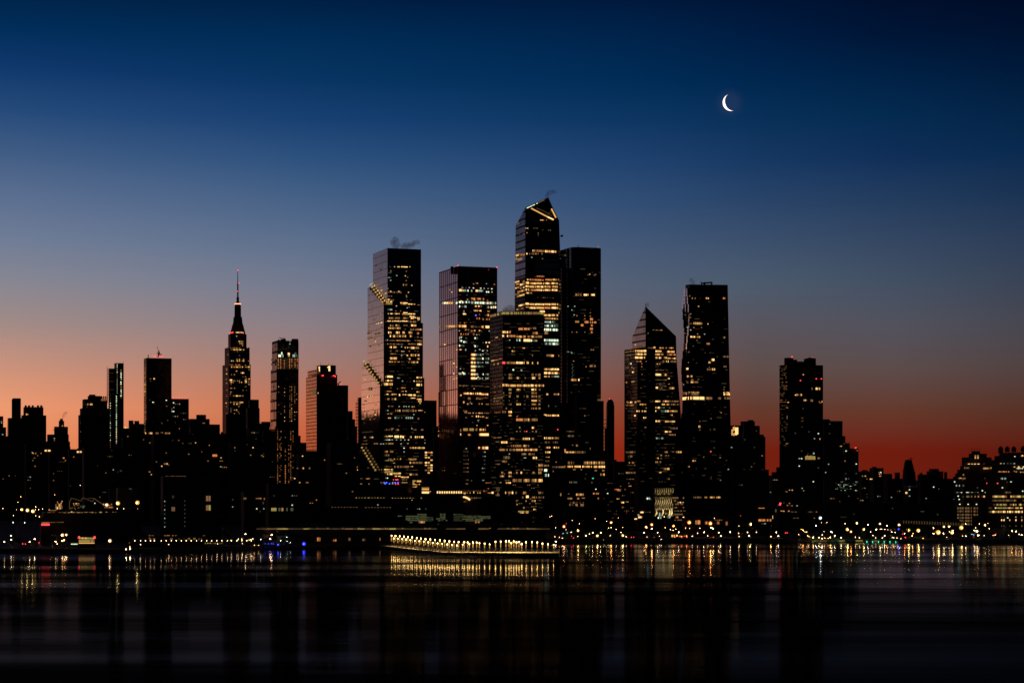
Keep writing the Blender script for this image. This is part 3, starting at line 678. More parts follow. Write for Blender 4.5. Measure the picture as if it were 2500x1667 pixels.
tw.rows('330/12 730-755d; 445/16 725-768w; 450/18 698w; 410/12 610w; 543/18 592-630w 634-652X; 797 690w 797w; 435 600k; 452 605k; 462 600k; 478 605k; 492 600k; 508 605k; 523 600k; 353 597c; 345 560-600k; 632 595d; 775/14 730-740d; 785 768w; 885/18 778-795o; 908 560-610d; 940/14 570-610d; 1008/16 628-648w; 1005 603v; 1030/18 726-740w 758-804o; 1055/14 755-765v 772-804w; 988 790v', K_, 'F', 3, cell=2.6, gap=.5)
tw.faint(1396,1466,640,1090,60,'F',3); tw.mast(1411.5,597.5,602,.5,3); tw.beacon(1460,602,'w',.6,3)
tw.roofbox(1371.5,1375.5,645,652,1,4); tw.finish()

# podium block
tw = Tower('office_block', 'low wide office block with bands of yellow light below the rounded black tower', 'office block', 1990,
  [(1340,1352,1478,1127),(1376,1380,1478,1099,5)], 'dark')
tw.rows('1045/30 545-555o; 1055/14 555-615Y; 1055/18 622-695d~; 1130/22 570-635v~ 683-740w 745-778w 788-830w; 1125/12 487w; 1157/16 565-605Y 608-660Y 672-740Y; 1158/18 745-778Y 788-832X; 1160/14 458-500d; 1160/14 502-550v; 1158/16 545-550Y; 1178 610w 620w 665w; 1185/14 752-775w~ 805-830w; 1190/14 463-475w; 1213/20 800-830w; 1210 698d; 1240 748g 740k; 1242 693d; 1268/14 580-600d 610-635k; 1270 740v; 1317 768C; 1355/24 515-523w; 1355/18 628-682w; 1348/14 748-780o 785-800o 805-842o; 1360 795r 800g; 1383/14 567-600w 628-650w; 1380 662-690w; 1382/14 772-790w 797-818Y; 1413/16 570-690d~; 1428/16 572-690v~; 1438 580-680d~; 1350 575v', K_, 'F', 0, cell=2.6, gap=.5)
tw.finish()

# ---- pyramid-topped tower
D = 2250
tw = Tower('skyscraper', 'glass skyscraper with a sharp slanted peak above a broader lower half', 'skyscraper', D, [(1543,1576,1651,848)], 'ribbed', body=False)
solid(tw, D, [(1576,1300,1543,1300),(1576,748,1543.2,823),(1650.6,821,1640,840),(1651.5,870,1642,870),(1666,1063,1655,1063),(1670,1300,1660,1300)], 'ribbed', xC=1576)
tw.tiers.append(tw.frame(1524.2,1556,1600,D-9)); tw.tiers.append(tw.frame(1543,1576,1666,D-1.5))
def low(b, s):
    P, w, l = s.tiers[1]; a = Vector((CA,SA,0)); bb = Vector((-SA,CA,0)); z1 = at(1556,850,P.y).z-GZ
    l = min(l, 70)
    q = [P, P+a*w, P+a*w+bb*l, P+bb*l]; q = [p-s.P for p in q]
    b.prism([(p.x,p.y,0) for p in q], [(p.x,p.y,z1) for p in q], MAT['dark'], MAT['roof'])
tw.part('lower_tower', low)
tw.rows('''262 290-330d; 264/12 318-325w 332-340w 352-372Y; 290 252v; 415/14 248-290d; 412/18 297-322Y; 415/14 350-385w 392-410w 420-470w; 443/18 250-290k 315-365Y; 447/18 416-485Y; 470/18 307-350Y 355-380w; 472/14 415-485o; 498/18 308-365Y 388-410Y; 503/12 415-488Y; 530/20 370-398d 405-410w 420-425Y 440-488d; 552/12 325-355Y; 555 290d; 572 265-340d; 602 250-420d~; 635/16 277-300Y; 642/20 312-412Y; 675/12 423-435Y; 685 265-410d; 722/12 265-410d~ 430w; 752/18 264-335X; 757/14 345-372d; 740 345-420d; 757/20 435-475w; 770 345-420d; 868/14 273-355Y 378-425Y 430-510v; 895/14 235-285w 368-440w 445-515v; 922/16 235-298v 300-350Y 355-395k; 925/12 430-440w; 950/14 235-320Y; 952/18 360-410c~ 415-425Y 430-520w; 985/12 443-460Y; 1008/14 235-265Y; 1037/18 250-310w 315-353Y; 1040/16 397-410w 415-480w; 1090 244-270w; 1098/18 440-510d; 1127/14 395-420X 425-450w; 1153/12 430-485w; 1183/16 320-350c 355-385c; 1265 400d 465d; 1300/16 385-418w; 1300/18 485-500v 505-540Y; 1298 455-470d; 1328/14 275-290v 337-368w; 1330 400-430v; 1352/14 322-340Y; 1355 362v; 1385/16 235-250w 262-282Y 292-303Y 312-335v 350-362v; 1412/14 237w 262-292w; 1443/20 258-285v 385-432w; 1473/12 275-285X 347-365Y; 1528/14 415-435d''', M_, 'F', 2, cell=2.6, gap=.5)
tw.rows('440/20 205-235Y 140-203Y; 468/18 140-203Y 215-235w; 497/20 140-203X 215-235Y; 440 118-130v; 530/14 150-170d 180-205o; 530 235v; 550 197w; 575 197w; 868/14 160-187w; 895/14 180-235w; 952/14 152-235Y~; 1008/16 203-235Y; 1090/12 212-235w; 925 235w; 755 178-205v~; 640 200v', M_, 'F', 1, cell=2.6, gap=.5)
tw.rows('418 55-150d; 440 60-135v; 470/14 60-135d; 497/14 60-135d~; 548/14 88-112c; 580 62-90v 115w; 590 130w; 620/14 117-133Y; 645 60-90d; 700/16 55-140w~; 875/16 62-80Y 85-135Y~ 140-155Y; 900/16 55-100d 100-140w; 930 60-75d; 990/14 135-148Y; 1135 140-155d; 1300/22 65-145d; 1335/20 65-145v~; 1390/16 80-135v~; 1412 138v; 1475/18 65-145v; 1530 60-140d', M_, 'L', 1, cell=2.6)
tw.rows('388/12 145Y; 265 185v; 290/12 140v; 395 160-220d', M_, 'L', 0)
tw.faint(1580,1648,860,1200,150,'F',2); tw.faint(1558,1578,860,1200,30,'F',1); tw.faint(1527,1553,870,1200,70,'L',1); tw.mast(1576,741,750,.4,0,.5); tw.finish()

# ---- flared tower
D = 2200
tw = Tower('skyscraper', 'dark tower flaring towards its base with a bright yellow band of light halfway up', 'skyscraper', D, [(1665,1684,1780,700)], 'dark', body=False)
solid(tw, D, [(1686,1300,1663,1300),(1686,1000,1664,1062),(1684,694.3,1673.6,695.5),(1776.7,695.5,1768,697),(1782,960,1774,960),(1784.5,1062,1776,1062),(1786,1300,1778,1300)], 'dark', xC=1684)
tw.tiers.append(tw.frame(1667,1684,1783,D-.6))
# undulating glass bays on the side street face
for i, (x0, x1) in enumerate(((1672,1674),(1676,1678.3),(1680.5,1682.5))):
    b = MB(); 
    for k in range(20):
        ya = 705 + k*19; yb = ya + 19
        sh_ = (lambda y: -(y-700)/370*7*(1-i*.35))
        f = []
        for (x, y) in ((x0+sh_(ya), ya),(x1+sh_(ya), ya),(x1+sh_(yb), yb),(x0+sh_(yb), yb)):
            p = tw.spot(x, 'L', 0); p.z = CAMZ+(YH-y)/F*p.y; f.append(p - tw.P + Vector((-CA,-SA,0))*(1.2+1.5*math.sin(k*.8+i)))
        b.poly(f, MAT['glass'])
        g2 = [v + Vector((CA,SA,0))*3 for v in f]
        for u in range(4): b.poly([f[u], g2[u], g2[(u+1)%4], f[(u+1)%4]], MAT['metal'])
    b.build('glass_bay', tw.root)
tw.rows('172/14 115-150w~ 217-245Y 340-358o; 230/14 164Y; 353/18 125-190w 140-190Y; 357/16 232Y; 383/12 130w 185v; 430 157w; 431 207c; 450/14 105-175Y; 475 152v; 455/16 340-355v; 500/16 222-245w; 517 125k; 593/16 340-385d; 616/20 258-278Y; 635/16 228-252w; 685/18 225-250v 260-283Y; 594 298d; 668 242k; 735/16 105-118Y; 760 110-125w; 777/16 108-130Y 135-160v; 757 163v; 813 350v; 830/14 347v; 665/14 345-365d; 850/10 108-168w; 862/18 108-130d 133-168v; 852/10 343-390Y; 865/18 345-390Y; 892/26 105-205X; 893/22 213-262v; 894/18 303-325v; 893/20 343-392v; 998/16 327w; 990 318d; 1040/12 254v; 1060 162-175v; 1098/18 163-178w; 1120/16 240-252d; 1118/14 270-285d; 1122 172v; 1252 277k; 1250 400v; 1278/12 252r; 1318 201v; 1322/12 320w; 1345/12 120-130Y 134-144Y; 1387/14 88-100w; 1342 365d; 1410 378k; 1485/16 322w; 1462 255d', N_, 'F', 1, cell=2.6, gap=.45)
tw.rows('892/26 50-104X; 858/20 55-100v; 850/10 55-103w; 155 102v; 290 70v; 285 108w; 310 105w; 355 110v; 400 108c; 380 85c; 425 65v; 550/20 80-90w; 560 95v; 635 90w; 680/16 78-92Y; 735/16 75-90Y~; 780 85v; 795 55c; 770 75-82v', N_, 'L', 1)
tw.rows('1173/10 515-555v 572-585w 598-625w 632-655w', E_, 'F', 1, cell=2.2)
tw.faint(1690,1776,720,1180,70,'F',1); tw.part('roof_crane', lambda b, s: (b.bar(at(1713,692,D+15)-s.P, at(1738,689.5,D+15)-s.P, .8, MAT['metal']), b.bar(at(1720,689,D+15)-s.P, at(1720,697,D+15)-s.P, 1, MAT['metal']), b.bar(at(1738,689,D+15)-s.P, at(1737,697,D+15)-s.P, .8, MAT['metal']), b.bar(at(1712,688,D+15)-s.P, at(1712,697,D+15)-s.P, .4, MAT['metal'])))
tw.finish()

# ---- slim round-topped tower
tw = Tower('slim_tower', 'slim dark tower with a rounded top between the black tower and the sharp-peaked tower', 'tower', 2600, [(1473.5,1481,1482,1020,10)], 'hband')
b = MB(); cx = at(1490.5,974,2600)
prof = [(8.8/F*2600*1.06, 990),(8.5/F*2600*1.05, 983),(6.5/F*2600, 977.5),(3.5/F*2600, 974.8),(.5, 974)]
b.cyl((cx.x-tw.P.x, cx.y-tw.P.y+6), 5.6, 5.6, 0, at(0,990,2600).z-GZ, MAT['dark'], 20)
for (ra, ya), (rb, yb) in zip(prof, prof[1:]): b.cyl((cx.x-tw.P.x, cx.y-tw.P.y+6), ra, rb, at(0,ya,2600).z-GZ, at(0,yb,2600).z-GZ, MAT['dark'], 20)
b.build('rounded_shaft', tw.root)
tw.beacon(1488,973.5,'r',.6); tw.win(1478,1481,1077,9,'w'); tw.finish()
T('narrow_slab', 'narrow slab glowing pink on one side, squeezed beside the black tower', 'building', 2500, [(1470,1481,1045)], 'hband', ratio=3).finish()
# ================================================================== MIDTOWN, LEFT OF THE GLASS TOWERS
# ---- the stepped spire
D = 3500
tw = Tower('skyscraper', 'slender stepped stone skyscraper with a tall needle spire and red lit ring', 'skyscraper', D,
  [(543,558.5,612,888),(548.5,560,609.5,847,1),(557,563,602,815,3),(546,552,606,1010,-9)], 'stone')
P = tw.tiers[0][0]
cx = at(580.5, 800, D+30)
def zat(y): return at(0, y, D+30).z - GZ
def mastp(b, s, prof, m, n=8):
    k = (D+30)/F
    for (xa, xb, ya), (xc, xd, yb) in zip(prof, prof[1:]):
        b.cyl((cx.x-s.P.x, cx.y-s.P.y), (xd-xc)/2*k*1.05, (xb-xa)/2*k*1.05, zat(yb), zat(ya), m, n)
tw.part('mooring_mast', lambda b, s: mastp(b, s, [(574,588,741),(573.5,588.5,750),(573,588.5,773),(570.5,590,774),(569,591.5,790),(567,593,794),(565,595,803),(562,597,812),(561,599,830)], MAT['stone']))
tw.part('antenna', lambda b, s: (mastp(b, s, [(580.4,581.6,660),(580,582,690),(579.2,582.4,692),(579,582.6,726)], MAT['metal']), mastp(b, s, [(577.5,584,726),(577.8,583.6,735),(575,586,742)], MAT['metal'])))
tw.part('lit_ring', lambda b, s: (mastp(b, s, [(573.6,588.6,741.2),(573.6,588.6,743.2)], emat('orange_red_ring', (1,.25,.12), 4))))
for xx, yy in ((581,659.8),(583,691),(579.6,711),(562.5,812.5),(566,811.5),(568.5,811),(594,813)): tw.beacon(xx, yy, 'r', .9, 0, 18)
for i in range(10): tw.win(575.5+i*1.9, 577+i*1.9, 811.5, 2.6, random.choice('XYY'), 'F', 2)
for i in range(4): tw.win(560+i*2, 561.5+i*2, 812.5, 2.2, 'r', 'F', 2)
tw.rows('638/10 182-222Y; 655/10 182-222Y~; 672 212-220w; 593 166c; 693 115v 135v 150w 168w 190v 258v; 708/12 118-130w 136-156Y 162-178w 184-230Y; 725/10 162-176v; 758 190k; 790/10 162-178v 186-230w~; 803/12 118-126w 136c 162-178w 186-202Y 210-230w 236-272w~; 836 102-280p~; 855/14 110-128Y 134-155w 160-180Y 186-202w 210-230Y 236-252w 260-278Y; 878 265-278w; 890 165Y; 905/12 198-206w 210-230Y; 920/10 118-126w 142-152w; 938 212-228d 236-252v; 957/12 236-252w 262-278w; 966/14 108-128X; 972/12 135-155w 168-180w 186-202w 236-252Y 262-278w; 985/12 108-128Y 135-150w 186-230w~ 236-252Y 262-278w; 1003/10 118v 268w 275w; 1022 236-250v; 1035/10 110-128w 148w; 1053 220v 250d; 1067 115w 122v; 1083/10 110-118w; 1100/12 110d 135-148w 156-180Y 186-202Y 208-226w; 1155/12 110-120v 135-155w 160-180v 186-226Y; 1170/12 140-180Y~ 186-200w; 1190 185w; 1205 110-128d; 1220 118v 148w 165Y; 1235 112-124v 180v; 1250 142-152v 168-200v~; 1263 115v; 1285 182v; 1303/10 108-200v~ 208-218v; 1332/12 104-126Y 134-145w 150-168w; 1335 182-195w 212v; 1352 115v; 1370 210w; 1383/10 112-135v~ 150-160w; 1412/10 104-118Y 205w; 1420 130-200d~; 1478/10 104-125w 130-150w; 1490 100-125d; 1510/12 102-118Y', Q_, 'F', 0, cell=2.5, gap=.5)
tw.rows('870 82w; 883 82v; 912 82Y; 958 80v; 992 82w; 748 92v; 1160 78Y; 1290 75v; 1336 75w; 1365 74Y; 1385 74w; 1412 75w; 1190 82p; 1250 80p; 1100 82p; 1050 84p', Q_, 'L', 0)
tw.finish()
def gen(name, label, cat, D, spans, mat, sc_, n=30, st='m', ratio=.75, fin=True, **k):
    t = T(name, label, cat, D, spans, mat, ratio, **k)
    for (a, b2, c2, d2) in sc_: t.scatter(a, b2, c2, d2, max(1, int(n/len(sc_))), st)
    return t.finish() if fin else t
t = gen('office_tower', 'plain dark slab tucked behind the right side of the stepped spire skyscraper', 'office tower', 3300, [(606,632,975),(600,634,996,-3)], 'brick', [(606,630,985,1080)], 6)
t = gen('apartment_tower', 'narrow black tower at the far left edge of the city, cut off by the frame', 'tower', 2700, [(-70,8,1015),(-60,15,1042,-3)], 'brick', [(0,14,1050,1100)], 8, fin=False)
t.rows('595 8v; 605 10c; 645 3c; 675 2w 8v 20v; 690 15w; 707 37C', A_); t.finish()
t = gen('office_tower', 'thin dark slab with a low shoulder, second tower from the left edge', 'tower', 2650, [(28.5,51,974),(19,61,1020,-3)], 'brick', [(22,60,1030,1080)], 5, fin=False)
t.rows('597 75-82w; 622 58-80w~; 632 88Y; 655 60w; 680 88-105Y; 680 60w; 695 60w; 708 60c; 680 12-22c', A_)
t.roofbox(30,49,972,976); t.mast(18,1020,1052,.3,1,1); t.finish()
t = gen('apartment_tower', 'broad dark apartment tower with a toothed roofline, third tower from the left', 'tower', 2700, [(57,106,993),(52,113,1013,-3)], 'brown', [(60,110,1090,1100)], 3, fin=False)
for a in (60,68,77,90,98): t.roofbox(a, a+5, 989, 994)
t.rows('552/12 165-188Y; 570/12 150-175Y; 582 150-165w; 565 190w; 573 262w; 595 200C 207w; 600 170d; 612 200v; 632 175-190d; 642/10 135-168Y; 645 232v; 675 200w; 675 210-235w~; 690 138C; 707 140X 147C; 700 290v', A_); t.finish()
t = gen('apartment_block', 'small dark block with a domed roof cupola and a smoking chimney', 'building', 2700, [(132,166,1041),(115,168,1060,-3),(110,171,1077,-6)], 'brown', [(118,165,1070,1110)], 4, fin=False)
t.roofbox(143,155.5,1027,1042,0,6,'cupola','brown'); t.roofbox(146,153,1022,1028,0,8,'chimney'); t.beacon(152,1039,'Y',.5)
t.rows('705 347c; 718 347v; 625 398w; 652 342v', A_); t.finish()
t = gen('office_block', 'wide stepped block with a toothed crown, left of the slatted twin slab', 'building', 2600, [(201,262,974),(195,266,996,-2),(191,268,1012,-4),(214,248,966,2)], 'brick', [(196,260,1000,1100)], 14, fin=False)
t.roofbox(217,232,963,968)
for i in range(7): t.roofbox(234+i*4.3, 237+i*4.3, 967, 973)
for i in range(6): t.win(247+i*2.6, 248.6+i*2.6, 976, 6, 'p')
t.rows('488/12 555-565v 573-590Y; 488 545-550v; 503 555d; 522 577C; 577 537C; 600 682w 685r; 620 585d; 636/10 550-588Y; 693/10 567-600Y; 707/12 535-560Y; 685 560d; 750/10 570-595w; 780/10 578-603w; 670 547v; 640 530v', A_); t.finish()
D = 2550
t = T('office_tower', 'slim pair of joined slabs, the left one slatted, with a vertical line of white dots', 'tower', D, [(279,302,886),(265,280,899,4)], 'dark', ratio=1.2)
for i in range(19): t.win(265.6, 278, 900+i*3.4, .9, 'd', 'F', 1) if i % 3 == 0 else None
t.part('balcony_slabs', lambda b, s: [b.box((s.spot(270,'F',1).x-s.P.x, s.spot(270,'F',1).y-s.P.y), 8.4, 4, at(0,y,D).z-GZ, at(0,y+1,D).z-GZ, MAT['concrete'], TH) for y in range(900,966,4)])
t.mast(261.6, 894, 966, .5, 1, 0, 'roof_fin'); t.mast(293.5,883,886,.3); t.mast(301,881,886,.25)
for i in range(27): t.win(283.2, 285.2, 967+i*4.4, 2.2, random.choice('CXCc'), 'F', 0)
for i in range(16): t.win(285.2, 286.9, 890+i*4.6, 1.8, random.choice('cCv'), 'F', 0)
for i in range(17): t.win(293.3+random.random()*2, 297, 903+i*4.2, 2.2, random.choice('CCcvw'), 'F', 0)
for i in range(24): t.win(268.5, 270.3, 966+i*6, 1.8, random.choice('ckvC'), 'F', 1)
t.finish()
t = gen('low_block', 'low dark roofs with a lit parapet just right of the slatted slab', 'building', 2800, [(290,316,1044),(314,352,1034,-3),(314,326,1026,2),(328,340,1027,4)], 'brown', [(296,345,1050,1130)], 8, fin=False)
t.rows('636/8 772-820Y; 640 855-890v~; 693 815w; 675 755-762v; 710 880-905v; 788 815w; 805 780w; 848 880w; 787 905v', A_); t.finish()
t = gen('office_tower', 'plain square black tower with a crane and red lamps on its roof', 'tower', 2750, [(351,419,873)], 'glass', [], 0, ratio=.6, fin=False) if False else T('office_tower', 'plain square black tower with a crane and red lamps on its roof', 'tower', 2750, [(351,419,873.5)], 'dim', ratio=.62)
t.rows('325/12 978-998Y; 325 960v; 340 960d; 475/10 975C 982w; 462 1061C; 500 1063v; 605 1030d; 590 1070k; 460 955d; 610 1035d; 672/14 925-940Y 948-972w; 672/12 992-1012v 1025-1040Y 1052-1085w; 805 945-970w~; 727 1105v', A_)
for i in range(30): t.win(352.5, 355.5, 880+i*6, 3, random.choice('ddvq'), 'L', 0)
t.rows('350 920-930w~; 362 920-930w; 375 920w; 390 920-930v; 405 920-930Y~; 420 925v; 440 925d', A_, 'L')
t.roofbox(361,363,866,872); t.part('roof_crane', lambda b, s: (b.bar(at(386,872,2765)-s.P, at(389,858,2765)-s.P, .9, MAT['metal']), b.bar(at(383,862,2765)-s.P, at(395,866,2765)-s.P, .7, MAT['metal']), b.bar(at(390,872,2765)-s.P, at(384,846,2765)-s.P, .25, MAT['metal'])))
for xx in (375,378,389,394,396): t.beacon(xx, 869.5, 'r', .9, 0, 3)
t.finish()
t = gen('office_block', 'mid-height dark block with small red roof lamps beside the square black tower', 'building', 2850, [(413,461,973)], 'brick', [(422,458,985,1100)], 12, fin=False)
for xx in (423,430,437,445,453): t.beacon(xx, 970.8, 'r', .7)
t.rows('478 1107C; 508 1105-1112c; 517 1095w; 533/10 1092-1112C', A_); t.finish()
t = gen('low_block', 'low stepped block with a bushy roof garden, left of the stepped spire', 'building', 2900, [(458,512,1022),(455,537,1035,-3),(479,503,1012,3)], 'brown', [(462,530,1045,1110)], 9, fin=False)
t.rows('800 197-210w; 833 285-300w; 855 5-30Y; 850 12v', B_); t.finish()
t = gen('low_block', 'low dark block with an open roof frame right of the stepped spire', 'building', 2700, [(632,662,1033),(638,664,1029,2),(600,665,1045,-3)], 'brown', [(604,660,1055,1120)], 7, fin=False)
t.part('roof_frame', lambda b, s: (b.bar(at(633,1046,2705)-s.P, at(633,1031,2705)-s.P, .3, MAT['metal']), b.bar(at(633,1031,2705)-s.P, at(641,1031,2705)-s.P, .3, MAT['metal']), b.bar(at(639,1046,2705)-s.P, at(639,1031,2705)-s.P, .3, MAT['metal']))); t.finish()
# ---- tower of shifted glass boxes
D = 2500
t = Tower('apartment_tower', 'tall dark tower of shifted glass boxes with columns of copper coloured windows', 'tower', D, [(664,677,729,831),(661,675,728,900,-1.5),(660,674,727,960,-3),(658,672,726,1040,-4.5)], 'block')
for x0, x1, y0 in ((678,683,829),(684,698,828),(711,728,827.5)): t.roofbox(x0, x1, y0, 832, 0, 8)
t.part('roof_crane', lambda b, s: (b.bar(at(681,824,D+10)-s.P, at(697,828,D+10)-s.P, .4, MAT['metal']), b.bar(at(694,824.5,D+10)-s.P, at(694,832,D+10)-s.P, .6, MAT['metal'])))
for i in range(8): t.mast(712+i*2.1, 826.5, 829, .15)
for cxx in (105,125,157,203,222,250,270):
    x = 650 + cxx/3.565
    for i in range(18):
        y = 876.5 + i*3.65
        if random.random() < .93: t.win(x-.8, x+.9, y, 2.3, pick('o' if cxx not in (157,270) else 'p'), 'F', 0)
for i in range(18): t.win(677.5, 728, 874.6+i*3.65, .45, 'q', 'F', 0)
for cxx in (105,125,157,203,218,245,262):
    x = 650 + cxx/3.565; pr = .85 if cxx in (203,218) else (.6 if cxx == 245 else .22)
    for i in range(20):
        y = 944 + i*4.4
        if random.random() < pr: t.win(x-.8, x+.9, y, 2.2, pick('v' if random.random() < .6 else 'w'), 'F', 1, off=1.9)
for cxx in (98,118,128,165,195,212,232):
    x = 650 + cxx/3.565; pr = {98:.85,165:.4,212:.75}.get(cxx, .3)
    for i in range(28):
        y = 1048 + i*4.9
        if random.random() < pr: t.win(x-.8, x+.8, y, 2.3, pick('p' if random.random()<.7 else 'v'), 'F', 3, off=.8)
for y in [1136+4.3*i for i in range(12)]: t.win(695.6, 697.2, y, 2.4, 'o', 'F', 3, off=.8)
t.rows('85/20 200-212k; 105/16 205c; 188/30 130-150c; 192/26 187-205X; 188/22 245-262c; 208/28 228-272c 105-128C~ 130-150c; 213 190-205c; 455/26 155-182n; 715/18 228-262w~; 1275/16 238-262C; 1245 245-255k; 1330 90-98p; 1385/34 112-130n; 1395/20 182-195k 212-222n; 1380 215k', R_)
for y in [845+i*11 for i in range(17)]: t.win(667+random.random()*3, 669+random.random()*4, y, 7, random.choice('qdd'), 'L', 0, off=2.6) if random.random()<.5 else None
t.finish()
# ---- tower with the digit 1
D = 2700
t = Tower('office_tower', 'black tower with a lit figure 1 on its crown and a banded orange reflecting side', 'tower', D, [(747,773,823,917),(751,783,786,899,9),(781,785,820,892,7),(773,778,823,914,-2)], 'hband')
b = MB()
def blk(t, x0, x1, y0, ti, off, name='tower_front', mat='dark', dep=30, yb=1300):
    b = MB(); A = t.spot(x0,'F',ti); B = t.spot(x1,'F',ti); n = Vector((SA,-CA,0))
    c = (A+B)/2 + n*(off-dep/2) - t.P
    b.box((c.x,c.y), (B-A).length, dep, max(0,at(0,yb,A.y).z-GZ), at(0,y0,A.y).z-GZ, MAT[mat], TH, MAT['roof']); return b.build(name, t.root)
blk(t, 774, 823.4, 914, 0, .14); blk(t, 821, 850, 940, 0, .08, 'side_wing'); blk(t, 782.5, 820, 891, 0, .05, 'crown', dep=22, yb=925)
def one(t, x, y, h, face, ti, off, wid):
    "a figure 1: stem with a slanted flag, cut as one flat piece"
    p = t.spot(x, face, ti); n = Vector((SA,-CA,0)) if face == 'F' else Vector((-CA,-SA,0)); a = Vector((CA,SA,0)) if face == 'F' else Vector((SA,-CA,0))
    p = p + n*off; k = p.y/F; p.z = CAMZ + (YH-y)*k
    H = h*k; W = wid*k
    out = [(-W*.15,-H/2),(W*.35,-H/2),(W*.35,H/2),(-W*.1,H/2),(-W*.5,H*.27),(-W*.5,H*.12),(-W*.15,H*.2)]
    b = MB(); f = [p + a*u + Vector((0,0,v)) - t.P for u, v in out]; g2 = [q + n*.5 for q in f]
    b.poly(g2, E['X']); m_ = len(f)
    for i in range(m_): b.poly([f[i], f[(i+1)%m_], g2[(i+1)%m_], g2[i]], E['X'])
    b.build('number_sign', t.root)
one(t, 802.7, 899.5, 12.5, 'F', 0, 1.2, 8.5); one(t, 779.2, 900.5, 12, 'F', 0, .2, 4.2)
for xx, yy in ((786.5,916.5),(789,916.3),(814,917),(817,917),(818.5,919),(833,937.5)): t.beacon(xx, yy, 'r', .8, 0, -1.2)
for i in range(27): t.win(795.4, 797.3, 980.5+i*6.5, 2.6, random.choice('XYX'), 'F', 0)
for i in range(25):
    if random.random() < .75: t.win(817, 818.5, 981+i*6.6, 2.1, random.choice('wvcv'), 'F', 0)
t.rows('532/16 447-460Y; 535 478d; 608 475w 472c; 775 470v; 380 530v; 520/40 590-612q~; 395/30 482-492q', R_, 'F', 0)
t.rows('1296/14 520-530o; 1352/16 518-530o 545-555w; 1470 530v; 1010 740c; 975 738k; 1108 742C; 1130 738k; 1175/10 712-762d', R_, 'F', 3)
b = MB(); A = t.spot(764.5,'L',0); 
t.win(764.5, 772.5, 956, 19, 'q', 'L', 0, off=.6)  # glowing panel put in for the stub's bright sky reflection
t.mast(782,884,892,.3); t.mast(802,885,892,.3); t.mast(812,886,892,.3)
t.part('roof_crane', lambda b, s: (b.bar(at(824,938,D+6)-s.P, at(832,931,D+6)-s.P, .6, MAT['metal']), b.bar(at(826,941,D+6)-s.P, at(826,935,D+6)-s.P, .6, MAT['metal'])))
t.finish()
gen('office_block', 'dark setback block between the tower with the figure 1 and the small striped tower', 'building', 2650, [(848,861,1003),(846,867,1023,-2),(845,872,1040,-4)], 'brick', [(848,868,1040,1180)], 7)
t = T('apartment_tower', 'small striped tower glowing pink on one side, left of the terraced glass skyscraper', 'tower', 2800, [(868,897,981),(872,884,970,5)], 'hband', ratio=1.0)
t.rows('770 170w; 860 160d', C_); t.finish()
t = gen('low_block', 'low block between the shifted box tower and the tower with the figure 1', 'building', 2600, [(726,734,1063),(724,748,1080,-3),(723,775,1100,-6)], 'brown', [(726,772,1105,1200)], 7, fin=False)
t.rows('1080/14 318C; 1188 270-285w 297-322Y 345-358Y~ 362-398w~; 1310 288-380w~; 1355 305v; 1380 335v; 1398 442w; 1455/10 322w', R_); t.beacon(727,1040,'r',.8); t.finish()
t = gen('office_block', 'black office block with a warm window grid low down, behind the glowing glass pavilion', 'building', 2350, [(1030,1066,977)], 'dark', [(1036,1064,990,1090)], 3, fin=False)
for r_ in range(9):
    y = 880 + (985+r_*27)/4.356 - 2
    for c_ in range(4):
        if random.random() < .75: t.win(1037.5+c_*6.7, 1042.3+c_*6.7, y, 4.2, random.choice('wYvYX'), 'F', 0)
t.rows('1137/10 485-495Y', C_); t.finish()
# ================================================================== RIGHT OF THE FLARED TOWER
t = T('apartment_tower', 'stepped dark tower with a bright white and gold striped roof box on its left', 'tower', 2150, [(1808,1843,1028),(1784,1809,1038,-2),(1843,1855,1039,1),(1800,1865,1060,-4),(1798,1868.6,1091,-6),(1795,1877,1146,-8)], 'brick', ratio=.6)
for x0, x1, ya, yb in ((1786,1788.2,1046,1064),(1789.2,1791,1041,1053),(1792,1794,1040,1052),(1789.5,1790.8,1056,1064),(1795,1798.5,1041,1064),(1799.5,1801.8,1041,1062),(1792,1793.5,1055,1064)): t.win(x0, x1, (ya+yb)/2, yb-ya, 'X' if x0 > 1794 else 'Y', 'F', 1)
for a in (1826,1833): t.roofbox(a, a+6, 1025, 1029)
for i in range(5): t.roofbox(1864, 1868.5, 1066+i*5, 1068+i*5, 3, 2, 'balcony')
t.rows('915 712c; 875 780d; 915 830d; 958/16 870w; 1015 815v; 1028 695c; 1130 880c; 1120 878k; 1080 860d; 830 840d', E_, 'F', 4); t.scatter(1800,1866,1070,1250,8,'d','F',4); t.finish()
t = gen('low_block', 'low hump of dark roofs and treetops left of the tall stepped dark tower', 'building', 2500, [(1877,1905,1160),(1884,1900,1152,2),(1895,1910,1140,4)], 'brown', [(1880,1904,1170,1230)], 5)
D = 2150
t = Tower('apartment_tower', 'tall dark tower with a lumpy roofline and red lamps, standing alone on the right', 'tower', D, [(1903,1922,2009,890)], 'dim')
b = MB()
for (x0,x1,y0) in ((1917,1935.5,873.5),(1936,1946,878),(1946,1966,882.5),(1966,1990.5,875),(1974,1986,873)): t.roofbox(x0, x1, y0, 891, 0, 9)
blk(t, 1923.5, 2009.3, 889.6, 0, .12, 'river_front', 'brick', 20)
t.beacon(1933.5,871,'r',.8,0,9); t.beacon(1983.5,874,'r',.9,0,9)
